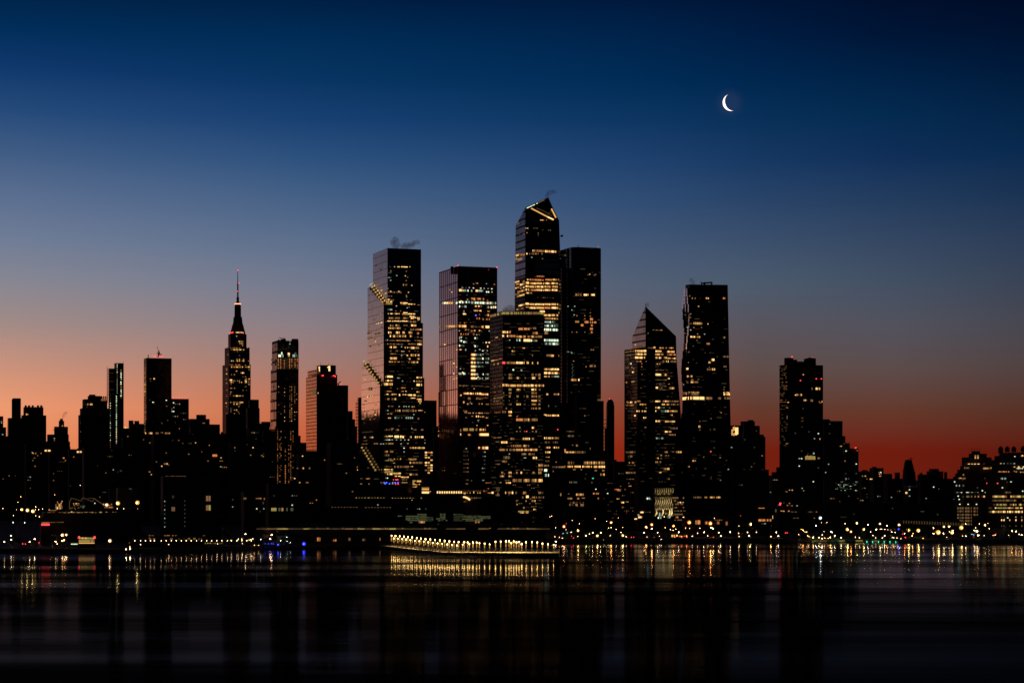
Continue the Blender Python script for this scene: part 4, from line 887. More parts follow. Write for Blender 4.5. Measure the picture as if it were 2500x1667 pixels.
t.rows('185 242Y; 234 218r; 220 350r 392r; 302/22 310-335w~ 345-360Y 365-390w; 355 172-182X; 353/20 182-200v 205-230w; 398/16 243-272w; 400/22 302-325d; 405 320Y; 408 372-380w 398Y; 418 372-400o; 468 225-245d~; 545/8 225-243d; 560/8 225-243d; 572/8 222-243d; 620 215-235d~; 675 367C; 717 335c; 720/14 377-383Y; 820/14 228k; 845/16 278-283c; 840/16 322-335c; 877/36 248-342n; 862/10 270-325w; 883/14 207c 228C; 880/14 352-390v~; 882 212c; 945 208C; 930 452c; 960 367k; 998/16 428c; 1075/18 325C; 1130 232c; 1150/14 245w; 1208 255-280d; 1205 312k; 672 175k; 660 290k', O_, 'F', 0, cell=2.6)
for i in range(46):
    for x in (1904.5,1909,1914,1918.5):
        if random.random() < (.55 if i < 14 else .25): t.win(x, x+random.choice((1.5,2.5,3.5)), 893+i*4.4, 1.5, random.choice('qdpqv' if i < 22 else 'qdd'), 'L', 0)
t.rows('415 118Y; 460 110w; 540/34 107-112v; 758 100-120w; 775 98d; 600/30 110d', O_, 'L', 0); t.finish()
t = T('apartment_block', 'dark block stepping down to the right from the lumpy-roofed tower', 'building', 2250, [(2009,2026,1023,3),(2000,2057,1027),(2050,2064,1064,-2),(2052,2075,1081,-4),(2060,2096,1094,-6)], 'brick', ratio=.5)
t.rows('595 462k; 780 545-562w; 760 582d; 820 598C; 903/14 585-602p; 928 683C; 815/14 685-695d; 675 460d; 792 680r; 1007 595d 683k; 1050 620k 598c', O_, 'F', 4)
t.scatter(2040,2095,1175,1200,34,'c','F',4,dy=3.4,dx=3.2,sz=1.3); t.beacon(2088,1093,'r',.7,4)
t.rows('1275/14 495-505w 515-545w~ 550-555Y 562-572w; 1240 545d; 1310/14 460Y 488Y 552o; 1315/14 615o 670w; 1300 465o 490o; 1215 465-500d 690-700v; 1195 620k; 1340 620-690d~; 1385 640-680d~; 1150/16 685w; 1060 595k', O_, 'F', 4, cell=2.5); t.finish()
t = gen('low_block', 'low dark roofs with a small lit window right of the stepping block', 'building', 2500, [(2096,2123,1150),(2104,2118,1147,2)], 'brown', [(2100,2120,1160,1230)], 5, fin=False)
t.rows('893 668w 686Y; 912 715-732X', F_); t.finish()
t = gen('apartment_block', 'small square block with four lit windows on the low right skyline', 'building', 2550, [(2123,2157,1142),(2129,2140,1139,2)], 'brown', [(2127,2155,1180,1240)], 4, fin=False)
t.rows('870/8 785C; 880/10 773-778Y 783-788w; 893 775-788Y; 870 775w', F_); t.finish()
gen('low_block', 'low jumbled roofs left of the dome-capped tower on the low right skyline', 'building', 2600, [(2150,2206,1168),(2156,2178,1156,3),(2184,2197,1153,5)], 'brown', [(2160,2200,1190,1250)], 5)
t = T('round_tower', 'tapering dark tower capped by a small umbrella-like roof on the low right skyline', 'tower', 2500, [(2206,2240,1190)], 'brick')
D = 2500; cx2 = at(2221, 1160, D+8)
def taper(b, s):
    pr = [(2205,2240,1185),(2206,2239,1165),(2207,2236,1150),(2210,2232,1135),(2213,2230,1123.5),(2215,2228,1122)]
    for (xa,xb,ya),(xc,xd,yb) in zip(pr, pr[1:]):
        k = D/F; b.cyl(((xa+xb)/2*k - 1250*k - s.P.x, cx2.y - s.P.y), (xb-xa)/2*k, (xd-xc)/2*k, at(0,ya,D+8).z-GZ, at(0,yb,D+8).z-GZ, MAT['brick'], 8)
t.part('tapered_shaft', taper)
t.part('umbrella_roof', lambda b, s: (b.cyl((cx2.x-s.P.x+1.5, cx2.y-s.P.y), .5, .5, at(0,1124,D).z-GZ, at(0,1118,D).z-GZ, MAT['metal'], 8), b.cyl((cx2.x-s.P.x+1.5, cx2.y-s.P.y), 4.5, .6, at(0,1119.6,D).z-GZ, at(0,1117.5,D).z-GZ, MAT['metal'], 12)))
t.rows('980/12 968C; 1000/14 942-955Y; 1020 968c; 960 968k', F_); t.finish()
t = gen('low_block', 'low dark block with a rounded chimney, right of the dome-capped tower', 'building', 2550, [(2240,2263,1158),(2262,2303,1150),(2268,2292,1144,4),(2240,2334,1168,-3)], 'brown', [(2250,2330,1185,1240)], 5, fin=False)
t.roofbox(2306,2312,1152,1169,3,3,'chimney'); t.roofbox(2246,2252,1154,1160)
t.rows('963/14 1122C; 975 1155k; 1085/16 1118-1134n 1170-1187w; 1120/8 1175-1262o; 1060/8 780-820d; 1145 1015C', F_, 'F', 3); t.finish()
# ---- stepped block at the right edge and its neighbour with the water tanks
D = 2100
t = T('office_block', 'stepped dark block with four spikes and two lit vertical windows on top', 'building', D, [(2372,2393,1101,8),(2365,2409,1107,7),(2349,2366,1127,3),(2348,2421,1116,5),(2344,2425,1137,2),(2337,2427,1146,0),(2332,2428,1155,-2),(2327,2430,1163,-4)], 'brown', ratio=.5)
for x in (2372.8,2379,2385.3,2391.8): t.mast(x, 1092, 1102, .35, 0, 2, 'spike')
for x0 in (2379.2, 2385.6):
    for i in range(3): t.win(x0, x0+3.1, 1111.5+i*3.3, 2.7, 'Y' if i else 'w', 'F', 0)
t.rows('327/14 390-420X 440-472X 490-518X 538-570X; 325 640d; 388/28 318-388d 390-415k; 385/12 630-735v 740-800Y; 397/14 630-700Y 700-790v; 492/26 315-355n; 543/14 248-325Y 330-360v; 560/12 245-365v; 548/18 645-665v; 550/30 770-795d 800-855v; 623 688r; 600 190C; 658/32 210-228c 258-270c 295-338c; 690 540k; 735 615C; 762/10 205-260k 275-305C 350-418C 450-460C 480-492c 505-515c 530-555c; 763/10 655-662C 690-710C 725c; 762 960d; 825/34 370-440d 442-458v 495-515v 545-565w 605-615v 628-655Y 660-720d~; 818 245C; 868 260C; 828 318k; 865 178k; 943 270C 397C 525C', P_, 'F', 7, cell=2.6)
for ry in (1003,1050,1103,1150,1197,1248):
    for cxx in ((232,255),(268,293),(302,328),(352,378),(388,415),(440,450),(482,508),(530,545)):
        if (cxx[0] > 460 and ry > 1110) or (ry == 1197 and cxx[0] < 260): continue
        t.win(2300+cxx[0]/6.27, 2300+cxx[1]/6.27, 1080+ry/6.27, 5.6, 'q' if random.random() < .8 else 'd', 'F', 7)
t.finish()
t = T('office_block', 'broad dark block with conical water tanks on its roof, at the right edge', 'building', 2060, [(2428,2700,1112,4),(2440,2700,1104),(2421,2700,1122,-3),(2410,2702,1165,-6)], 'brick', ratio=.3)
t.rows('320/14 887-912Y 935-958c 1003k 1040-1058w 1092-1115C; 205/20 1205-1220Y; 200/24 1220-1240X; 212/14 1102-1122C; 372/18 1092-1118X 1160-1190X 1215-1254X; 395/14 1135-1254C; 445/22 858-1025o; 435/18 1085-1110o; 445/16 1110-1160o; 452/14 1195-1254Y; 550/34 892-930c 940-985k; 600/14 1045-1062C; 605/20 985-1020d; 623 848r; 690/14 922C; 742/14 1233C; 762/32 960-1055d', P_, 'F', 3, cell=2.6)
for ry, hh, ss in ((825,38,'nYv'),(885,32,'dvd'),(950,34,'dvn')):
    for k_ in range(26):
        x = 770 + k_*18.5
        if random.random() < (.85 if ry == 825 else .62): t.win(2300+x/6.27, 2300+(x+14)/6.27, 1080+ry/6.27, hh/6.27, random.choice(ss if x < 1070 else ss+'Yw'), 'F', 3)
t.rows('1000/24 768-828X 832-920n 928-985n 1000-1060Y 1068-1110n 1115-1230Y; 1000/24 715-765d; 1058/36 715-735d 740-765v 770-800X 808-818n 825-838n 850-870Y 880-890Y 895-920n 930-972X 995-1005Y 1020-1055X 1068-1085Y 1100-1110w 1122-1140X 1155-1185X 1195-1210w 1218-1230Y; 1138/20 905-912v 940-952v 1120-1135Y 1210-1225w; 1150 1003C; 1185/30 903-918Y 938-955X 1027-1040Y 1120-1137X 1212-1226Y; 1222/16 1122-1132d 1215-1222k; 1275/26 905-915k 942-950d 1033d 1125-1134v 1213-1224v; 1320/20 945d', P_, 'F', 3, cell=3.2)
for (x0,x1,ya) in ((2437,2449,1089),(2453.5,2465,1089),(2469.5,2481,1089),(2492,2506,1088)):
    k = 2075/F; c0 = at((x0+x1)/2, 1104, 2075) - t.P; rr_ = (x1-x0)/2*k
    b = MB(); zt = at(0, ya, 2075).z-GZ; zb = at(0, 1107 if x0 > 2440 else 1110, 2075).z-GZ
    b.cyl((c0.x,c0.y), rr_, rr_, zb+2, zt-2.2, MAT['brown'], 14); b.cyl((c0.x,c0.y), rr_*1.08, .2, zt-2.2, zt+.3, MAT['roof'], 14)
    for q in range(4): b.box((c0.x+rr_*.7*math.cos(q*1.57+.8), c0.y+rr_*.7*math.sin(q*1.57+.8)), .4, .4, zb-1.5, zb+2, MAT['metal'])
    b.build('water_tank', t.root)
t.finish()
# ================================================================== LOWER CITY between the towers and the river
def low(x0, x1, y, D, label, n=14, st='m', mat='brown', yb=1275, name='low_block', rows=None, cr=None, **k):
    t = T(name, label, 'building', D, [(x0,x1,y)], mat, ratio=.5)
    w = x1-x0; rnd = random.Random(int(x0))
    for i in range(rnd.randrange(1,4)):
        a = x0 + w*rnd.uniform(.12,.8); t.roofbox(a, a+w*rnd.uniform(.06,.16), y-rnd.uniform(2,5), y+1)
    t.scatter(x0+w*.12, x1-2, y+6, yb, max(1, int(n*.6)), st)
    if rows: t.rows(rows, cr)
    return t.finish()
low(-30,66,1064,2450,'dark housing block in front of the leftmost towers',9,'m',yb=1190)
low(60,122,1082,2400,'dark block with a row of dim windows below the toothed apartment tower',7,'m',yb=1190,rows='800/8 207-240w~; 800 262w; 815 240p; 830 210-250d~; 845 210v; 882 224w',cr=A_)
low(118,172,1090,2350,'dark block below the domed cupola, with two bright paired windows',4,'d',yb=1210,rows='783/12 285-298X 305-322X; 830/10 400-412Y; 846 417w; 823/10 470w; 815 538p; 930 342k; 973 342v; 1022 193k',cr=A_)
low(166,206,1096,2300,'low block filling the gap in the skyline at the left, two white windows',3,'d',yb=1210,rows='791/12 490-502X 506-520X; 823 470w; 815 538p',cr=A_)
low(200,300,1092,2250,'broad dark block below the slatted slab, nearly unlit',8,'d',yb=1180,rows='905 723c; 925 675v; 915 770-780d; 910 768k',cr=A_)
low(295,372,1066,2350,'dark block below the lit parapet roofs, few windows lit',8,'v',yb=1160)
low(368,470,1060,2300,'dark block under the square black tower with short rows of lit windows',10,'v',yb=1150,rows='805 945-972w~; 867/12 1045-1070w; 882/16 1032X; 918 948-960w; 935/12 965Y; 798 1060v',cr=A_)
low(465,560,1058,2300,'dark block left below the stepped spire with scattered warm windows',8,'w',yb=1150,rows='900/10 162Y; 913/12 232w; 958 127w; 965/14 248-272o; 977 292Y; 1022 290c',cr=B_)
low(556,652,1078,2250,'dark block right below the stepped spire with two bright windows',6,'v',yb=1150,rows='925/10 455X; 963 443w; 965 500w; 970 507w; 925 362w',cr=B_)
low(648,730,1180,2050,'low block at the foot of the shifted box tower with greenish lit ground floor',4,'k',yb=1240,rows='1240/20 548-575n 585-595c 600-610n 625-675k~; 1218 655C',cr=B_)
low(722,800,1108,2350,'dark block below the banded orange side of the figure 1 tower',5,'o',yb=1240,rows='968/10 708X; 1030/10 682w 695-715Y~ 725-755w~; 1103 690-745w~; 1082/14 668X; 1240 828c',cr=B_)
low(796,905,1080,2300,'dark block between the figure 1 tower and the terraced glass skyscraper',10,'v',yb=1240,rows='1082/8 135w; 1095 137X; 1160 190w; 1110 160d',cr=C_)
low(1056,1082,1040,2300,'dark slab showing in the slit left of the bronze gridded tower',2,'v',yb=1180)
low(640,674,1052,2440,'dark block added at the left foot of the shifted box tower',4,'d',yb=1180)  # added to mask the pink reflection low on the tower's side
low(1028,1075,1170,1990,'small dark block behind the glowing glass pavilion',3,'w',yb=1210)
low(1128,1200,1192,1950,'low block with rows of small lights between the bronze tower and the lit-crown tower',6,'v',yb=1230,rows='1370/12 645-700p~; 1400/24 615-640p 645-690v~; 1425/34 710-780Y; 1425/20 790-835o; 1430/24 740-775X; 1385/16 795-835p~; 1470/12 620-735v~; 1282/10 780-865Y~; 1298/8 655-720o; 1325/14 800-835o~',cr=J_)
low(1496,1530,1126,2450,'low dark roofs right of the slim round-topped tower',3,'d',yb=1200)
low(1462,1560,1172,1980,'dim block of many small windows below the slim round-topped tower',46,'d',yb=1262,mat='dim',rows='170/10 1108-1140o; 130 1210-1235o; 160 1085-1140o~ 1160-1185d; 243 1105-1130w; 275/16 1145-1170X; 270 1185-1210w; 318 1150-1170w; 195 1025C',cr=(1200,1150,3.618))
low(1548,1606,1160,1960,'dark block left of the wavy lit facade',12,'d',yb=1262,rows='240/20 1370-1400C; 248/14 1405k; 362/16 1315-1342X; 405/20 1295-1328X; 385/14 1290-1305C; 420/12 1250-1285X',cr=G3)
low(1876,2010,1212,1990,'dark block at the foot of the lumpy-roofed tower with scattered lights',14,'m',yb=1290,rows='1145 127o 150Y; 1158/12 90-110v; 1255 127w; 1272 110w; 1320/14 80Y; 1320 120o; 1275 190c',cr=O_)
low(2000,2110,1232,1960,'low block with a bright white lamp below the stepping block',9,'m',yb=1290)
low(2100,2330,1226,2040,'long low dark warehouse with a dotted row of lights along its roof',8,'k',yb=1262,name='warehouse',rows=None)
# ---- wavy lit facade
D = 1930
t = Tower('apartment_building', 'building with an undulating pale metal facade glowing gold between dark blocks', 'building', D, [(1593,1597,1642,1191)], 'dark')
b = MB()
nf = 9
for i in range(nf):
    prev = None
    for k in range(40):
        y = 1191 + k*1.75; xx = 1597 + i*5.35 + 1.5*math.sin(k*.42 + (i % 2)*.0) + k*.085
        if k > 30 and i in (1,2,4,5): break
        p = t.spot(xx, 'F', 0); p.z = CAMZ+(YH-y)/F*p.y; out = .8 + 1.6*(.5+.5*math.sin(k*.42+1.3))
        q = p + Vector((SA,-CA,0))*out - t.P; p2 = p - t.P
        if prev: b.bar(prev, q, .55, MAT['fin'])
        prev = q
b.build('facade_fins', t.root)
for i in range(nf-1):
    for k in range(7):
        t.win(1599+i*5.35+k*.6, 1601.5+i*5.35+k*.6, 1196+k*9.5, 4.5, random.choice('qdnd'), 'F', 0)
t.rows('382/40 1478-1515k; 410/20 1468-1510C; 400/30 1548-1580k; 408/14 1562-1578C; 400/12 1525Y', G3)
t.finish()
for i in range(5):   # the facade's own floodlights, on brackets in front
    p = t.spot(1600+i*10, 'F', 0) + Vector((SA,-CA,0))*9; p.z = CAMZ+(YH-1268)/F*p.y
    ld = bpy.data.lights.new('floodlight_beam', 'SPOT'); ld.energy = 4500; ld.color = (1,.75,.35); ld.spot_size = R(75); ld.shadow_soft_size = .3
    lo = bpy.data.objects.new('floodlight_beam', ld); COL.objects.link(lo); lo.parent = t.root; lo.location = p - t.P
    lo.rotation_euler = (R(150), 0, TH)
t = T('office_building', 'low glazed building with faint brown lit floors right of the wavy facade', 'building', 1900, [(1643,1672,1212)], 'dim')
t.rows('275/12 1640-1708Y; 235/20 1600-1650q 1690-1700v; 260/20 1610-1640q; 290/16 1610-1715q~; 320/16 1615-1700q; 350/14 1610-1715d; 380/16 1610-1690q; 405/20 1625-1650v 1690-1705Y; 430/14 1615-1680q', G3); t.finish()
# blocks just outside the frame on the left, mirrored in the glass towers' sides
for i, (X_, D_, w_b, z_b) in enumerate(((-950,3275,84,168),(-1036,3270,88,176),(-1122,3280,80,166),(-1206,3270,86,181),(-1292,3275,84,170),(-1380,3270,90,176))):
    b = MB(); b.box((0,0), w_b, 50, 0, z_b, MAT['brick'], TH, MAT['roof']); b.box((4,3), w_b*.4, 20, z_b, z_b+9, MAT['brick'], TH)
    r = empty('office_block', (X_, D_, GZ)); tag(r, WORDS_[i]+' dark office block from the left beyond the frame edge', 'building', 'blocks beyond the left edge'); b.build('wall', r)
# ================================================================== waterfront structures
t = T('exhibition_hall', 'long black exhibition hall with dotted light rows and pale green glazed bays', 'hall', 1800, [(816,1260,1212),(790,960,1236,-6)], 'dark', ratio=.12)
for x0, x1, y in ((975,1085,234),(1088,1240,234),(1295,1500,236)):
    n_ = int((x1-x0)/26)
    for i in range(n_+1): t.win(600+(x0+i*26)/3.618-.9, 600+(x0+i*26)/3.618+.9, 1150+y/3.618, 1.8, 'n' if i % 3 else 'Y', 'F', 0)
    t.win(600+x0/3.618, 600+x1/3.618, 1150+(y+2)/3.618, .6, 'd', 'F', 0)
for x0, x1, y in ((745,970,316),(1040,1260,318)):
    for i in range(int((x1-x0)/27)+1): t.win(600+(x0+i*27)/3.618-.8, 600+(x0+i*27)/3.618+.8, 1150+y/3.618, 1.7, 'v' if i % 2 else 'w', 'F', 0, off=8)
    t.win(600+x0/3.618, 600+x1/3.618, 1150+(y+1)/3.618, .5, 'd', 'F', 0, off=8)
gg = emat('green_glazing_light', (.45,.5,.22), .12)
E['G'] = gg; STY['G'] = [('G',1)]; E['H'] = emat('green_glazing_faint', (.4,.5,.25), .05); STY['H'] = [('H',1)]
for x0, x1, y0, y1, ss in ((1398,1510,388,438,'G'),(1500,1582,372,440,'G'),(1585,1640,400,440,'H'),(1700,1748,370,438,'G'),(1665,1700,410,440,'G'),(1820,1905,372,440,'H'),(1905,2060,388,440,'G'),(2060,2145,392,420,'G')):
    nx = max(1, int((x1-x0)/13)); ny = max(1, int((y1-y0)/13))
    for i in range(nx):
        for j in range(ny):
            xa = 600+(x0+(x1-x0)*i/nx)/3.618; ya = 1150+(y0+(y1-y0)*(j+.5)/ny)/3.618
            t.win(xa, xa+(x1-x0)/nx/3.618-.5, ya, (y1-y0)/ny/3.618-.4, ss if random.random() < .8 else 'HG'[ss == 'H'], 'F', 0, off=6)
t.rows('445/26 1510-1565w; 436/8 1510-1565Y; 445/26 2008-2070v; 432/8 2005-2070w; 296 1160-1172C; 395/12 1330-1380k; 332 1425k 1510-1540k 1590k; 254 1468n; 236 1550n; 425/14 1395-1440G; 450/14 1430-1455c', G2, 'F', 0)
t.wins = [(a_, c_ + (Vector((SA,-CA,0))*6.2 if (c_ - t.tiers[0][0]).length > 0 and st_ in 'wYkvCGcn' and w_2 > 0 and a_ > 0 and CAMZ+(YH-1268)/F*1800 > c_.z else Vector((0,0,0))), w_2, h_, f_, st_) for (a_, c_, w_2, h_, f_, st_) in t.wins]
t.finish()
t = T('arched_canopy', 'small building with a bright white curved arch light below the bronze gridded tower', 'building', 1840, [(1128,1165,1208)], 'brown')
linebar(t, 'arch_light', [(1060+370/5.229,930+1478/5.229),(1060+395/5.229,930+1481/5.229),(1060+420/5.229,930+1491/5.229),(1060+440/5.229,930+1503/5.229),(1060+452/5.229,930+1515/5.229)], .75, E['X'], 1840)
t.rows('1492/28 440-520q; 1490/20 525-600d; 1538 375-410d', J_); t.finish()
t = T('colonnade', 'row of eleven bright upright lights along a terrace under the bronze gridded tower', 'colonnade', 1900, [(1064,1180,1196)], 'dark', ratio=.15)
for i in range(11): t.win(1066.6+i*5.77, 1069.6+i*5.77, 1201.3, 6.6, 'X', 'F', 0)
t.rows('1418/32 498-512X; 1400/8 360-600d; 1425 365-380o 395Y 420w 455-462Y 550-560Y 585Y; 1435 375-400w', J_); t.finish()
# pier shed with a lit clerestory
t = T('pier_shed', 'very long low pier shed with a thin pale line of light under its roof', 'shed', 1590, [(624,1330,1286)], 'brick', ratio=.08)
x = 95
while x < 2690:
    w_ = random.uniform(25, 90)
    gap_ = (890 < x < 900) or (1390 < x < 1400) or (1640 < x < 1720) or (1900 < x < 2010) or (2125 < x < 2155)
    if not gap_ : t.win(600+x/3.618, 600+min(x+w_, 2560)/3.618 , 1150+508/3.618, random.uniform(2.2,4.0), random.choice('dvndnd' if x < 1400 else 'dqd'), 'F', 0)
    if random.random() < .3: t.win(600+(x+3)/3.618, 600+(x+12)/3.618, 1150+503/3.618, 2.2, 'w', 'F', 0)
    x += w_ + random.uniform(-2, 6)
t.rows('600/40 630-660p; 600/10 755-800v~; 610/20 770-800p; 600/30 898-928v~; 605/22 1030-1055d; 600/30 1160-1190p; 600/34 1280-1296p', G2); t.finish()
# dark mass on the left: cruise pier with a rooftop deck
t = T('pier_building', 'huge dark pier building with small lights along its roof deck, lower left', 'building', 1640, [(100,345,1249.5),(160,345,1243,30)], 'brick', ratio=.2)
t.rows('362/6 380-480v~ 520-560d 600-1040w~; 365/6 560-900n~; 450/6 440-560v; 340 372-440w~; 345 440-520v~; 358/10 625-640X', G1); t.finish()
t = T('depot', 'low lit hall with a zigzag roofline outlined in white, beside two floodlit walls', 'hall', 1780, [(171,250,1235)], 'dark', ratio=.2)
zz = [(612,345),(614,270),(630,235),(712,262),(730,232),(815,268),(830,240),(905,292)]
linebar(t, 'roof_outline', [(a/3.618, 1150+b2/3.618) for a, b2 in zz], .28, E['d'], 1780, xC=171, push=1)
linebar(t, 'roof_outline', [(a/3.618, 1150+b2/3.618) for a, b2 in [(770,238),(830,238),(900,285)]], .22, E['d'], 1780, push=1)
t.rows('285 645-655Y 665-680Y 685-700w; 300 640-700w~; 322 620-750v~ ; 338/12 622-700Y~ 700-750c~; 350/10 620-760w~; 310/20 710-750k; 282 825-850c~; 345/20 905-1025v~; 318/16 905-955v 960-1000p; 352/10 905-1020Y~; 300/10 910-990w~; 290/16 912Y 940X 985w; 290 920w', G1, cell=2.2); t.finish()
for (x0, x1, y0, lb) in ((265,290,1192,'plain concrete wall block, floodlit dimly, behind the zigzag-roofed hall'),(284,345,1190,'broad windowless pale block lit by two star bright lamps at its foot')):
    t = T('storage_block', lb, 'building', 1800+(30 if x0 < 280 else 0), [(x0,x1,y0)], 'concrete', ratio=.3)
    t.rows('155/8 1140-1165c', G1) if x0 > 280 else t.rows('228 882v; 185/6 890-940d', G1)
    t.finish()
    if x0 > 280: wallD = t
t = T('kiosk', 'tiny brightly lit stall left of the zigzag-roofed hall', 'kiosk', 1770, [(134,154,1236)], 'dark')
t.rows('300/30 490-500w 510-552Y~; 320/30 488-552v; 325/24 500-548Y~; 270 508w; 282 512w; 265 548Y; 280 540Y', G1, cell=2); t.finish()
t = T('vent_building', 'large windowless block with two columns of dim lights and pale slit windows', 'building', 1640, [(392,541,1162)], 'brick', ratio=.25)
for i in range(7):
    t.win(401, 403, 1150+(265+i*37.5)/3.618, 3.4, 'k' if i % 2 else 'c'); t.win(450, 451.8, 1150+(262+i*37)/3.618, 2.6, 'k')
for (x0, y0, h_, ss) in ((1515,333,46,'q'),(1528,333,46,'q'),(1820,240,58,'v'),(1842,240,58,'v'),(1820,322,58,'v'),(1842,322,58,'n'),(1520,225,30,'H'),(1462,43,0,0)):
    if ss: t.win(x0/3.618, (x0+17)/3.618, 1150+y0/3.618, h_/3.618, ss)
t.rows('43/5 1462-1640d', G1); t.finish()
t = T('low_block', 'low dark block with an orange lit strip window right of the windowless block', 'building', 1700, [(588,648,1200)], 'brown')
t.rows('240/22 2150-2190q; 240/14 2195-2308w~; 243/18 2330-2338w; 272 2325d; 250/12 2055k; 330 2268C; 355 2298d; 285 2325k; 330 2330c; 314 2055c', G1); t.finish()
# yellow lit boat shed
t = T('boat_shed', 'small yellow glowing waterside shed with a red lamp at each upper corner', 'shed', 1500, [(190,232,1308)], 'dark', ratio=.3)
for i in range(10): t.win(192.3+i*3.85, 195.7+i*3.85, 1313+.1*i, 5.5, random.choice('nYn')); t.win(192.3+i*3.85, 195.9+i*3.85, 1320, 6.5, random.choice('nnv')); t.win(192.3+i*3.85, 195.9+i*3.85, 1325, 3, 'Y')
t.beacon(193,1311,'r',.9,0,-1); t.beacon(231,1311,'r',.9,0,-1); t.finish()
t = T('funnel_house', 'box-shaped structure with red light put in as glowing strips, above the waterside left', 'building', 1560, [(99,122,1262)], 'concrete', ratio=.4)
t.win(101,121,1280,5,'r'); t.win(102,120,1275.5,4,'p'); t.finish()  # glowing strips painted in for red light washing the foot
t = T('esplanade_canopy', 'long waterside terrace roofed with dim gold panels and a row of small lamps', 'canopy', 1520, [(318,500,1309)], 'dark', ratio=.1)
t.rows('567/5 1315-1360o 1448-1500o 1520-1560o 1790-1812v; 598/22 1320-1335q 1355-1370d 1455-1740q~ 1750-1820d~; 590 1318v', G1); t.finish()
t = T('market_hall', 'low hall with a glowing orange ground floor below the stepped striped-roof tower', 'hall', 1800, [(1834,1892,1240)], 'dark', ratio=.2)
t.rows('432/22 -5-130Y~; 325/6 -10-60o; 350/34 142-175k; 330/20 -8-5w; 405/36 128-133X; 290/40 190-198r; 275/12 195-210r; 350/8 195-245o; 355 275o; 460 30-70c', G4) if False else t.rows('432/24 5-130o~; 325/7 5-60o; 348/34 142-175k; 405/36 128-134X; 350 200-245o 275o; 462/8 30-70c', G4)
t.part('red_sign', lambda b, s: b.bar(at(1850+192/3.618,1150+300/3.618,1795)-s.P, at(1850+203/3.618,1150+278/3.618,1795)-s.P, .8, E['r'])); t.finish()
t = gen('low_block', 'low brown hall with small orange arches behind the orange star bright lamps', 'hall', 1820, [(1672,1800,1262)], 'brown', [(1680,1798,1268,1275)], 4, 'v', fin=False)
t.rows('450/44 1800-1812w~ 1818-1842p; 455/30 1885-1905p 1990-2012p; 460/40 2068-2085p', G3); t.finish()
t = T('low_block', 'low waterfront building with a wide glowing orange window, below the wavy facade', 'building', 1775, [(1630,1760,1300)], 'brown', ratio=.2)
t.rows('570/24 1588-1642Y; 573/14 1650-1780o~; 603/4 1600-1760r~', G3); t.finish()
# dotted warehouse row
b = MB()
for i in range(22):
    p = at(2206+i*6.4, 1273.5+i*.27, 2020); b.box((p.x,p.y), .9, .6, p.z-1.6, p.z+1.6, E['d'])
P0 = at(2206,1300,2020)
b.v = [(v[0]-P0.x, v[1]-P0.y, v[2]-P0.z) for v in b.v]
wl = empty('arcade', Vector((P0.x,P0.y,P0.z))); tag(wl, 'long low arcade with a dotted row of dim upright lights at the lower right', 'arcade')
b.build('wall_light', wl)['kind'] = 'stuff'
b = MB(); q0 = at(2206,1271,2023); q1 = at(2346,1277,2023); b.box(((q0.x+q1.x)/2-P0.x, 3+4), (q1.x-q0.x), 8, GZ-P0.z, q0.z-P0.z, MAT['brown']); b.build('wall', wl)
# ================================================================== lamps
LC = {'w': (1,.62,.30), 'y': (1,.72,.24), 'o': (1,.44,.11), 'c': (.2,.9,1), 'r': (1,.04,.06), 'b': (.04,.06,1), 'h': (.95,1,.95)}
LM = {}
for k_, c_ in LC.items():
    LM[k_] = emat('lamp_glow_'+{'w':'warm_white','y':'yellow','o':'orange','c':'cyan','r':'red','b':'blue','h':'cool_white'}[k_], c_, 65 if k_ not in 'rcb' else 8)
LM2 = {k_: emat('small_lamp_glow_'+k_, c_, 20 if k_ not in 'rcb' else 4) for k_, c_ in LC.items()}
LR = {k_: emat('lamp_halo_glow_'+k_, c_, 1.1) for k_, c_ in {'w':(1,.5,.2),'y':(1,.55,.06),'o':(1,.22,.02),'c':(.1,.8,1),'r':(1,.02,.03),'b':(.03,.04,1),'h':(.6,.9,.8)}.items()}  # saturated halo colours, painted bloom around the lamps
lampmesh = {}
WORDS = ['first','second','third','fourth','fifth','sixth','seventh','eighth','ninth','tenth','eleventh','twelfth','thirteenth','fourteenth','fifteenth','sixteenth','seventeenth','eighteenth','nineteenth','twentieth',
 'twenty-first','twenty-second','twenty-third','twenty-fourth','twenty-fifth','twenty-sixth','twenty-seventh','twenty-eighth','twenty-ninth','thirtieth']
ZONES = [(0,110,'at the far left shore'),(110,200,'by the red box structure'),(200,300,'near the yellow glowing shed'),(300,400,'left of the windowless block'),(400,560,'in front of the windowless block'),(560,760,'left of the long pier shed'),(760,960,'in front of the long pier shed'),(960,1350,'behind the lit pier'),
 (1350,1480,'right of the lit pier'),(1480,1590,'below the sharp-peaked tower'),(1590,1680,'below the wavy lit facade'),(1680,1790,'below the flared tower'),(1790,1900,'below the lit roof box'),(1900,2020,'below the lumpy roofed tower'),(2020,2120,'below the stepping block'),(2120,2200,'left of the capped tower'),(2200,2290,'right of the capped tower'),(2290,2400,'below the block with four spikes'),(2400,2520,'below the water tanks')]
SEEN = {}
lamps = []
def lamp(x, y, s, c, cr):
    X = cr[0]+x/cr[2]; Y = cr[1]+y/cr[2]
    D = 51*F/max(20, (Y-YH)); lo_ = shoreD(X)+6
    hi_ = 1765 if 1590 < X < 1770 else 1890
    if X < 120: hi_ = 1630
    elif X < 350: hi_ = 1630 if Y > 1252 else 1760
    elif X < 580: hi_ = min(1625, lo_+25)
    elif X < 1330: hi_ = 1560
    if X > 2190: hi_ = 1980
    D = min(max(D, lo_), max(hi_, lo_))
    p = at(X, Y, D)
    if p.z < GZ+.8: D = (CAMZ-GZ-.9)*F/(Y-YH); D = max(D, lo_*.985); p = at(X, Y, D)
    lamps.append((X, Y, s, c, p))
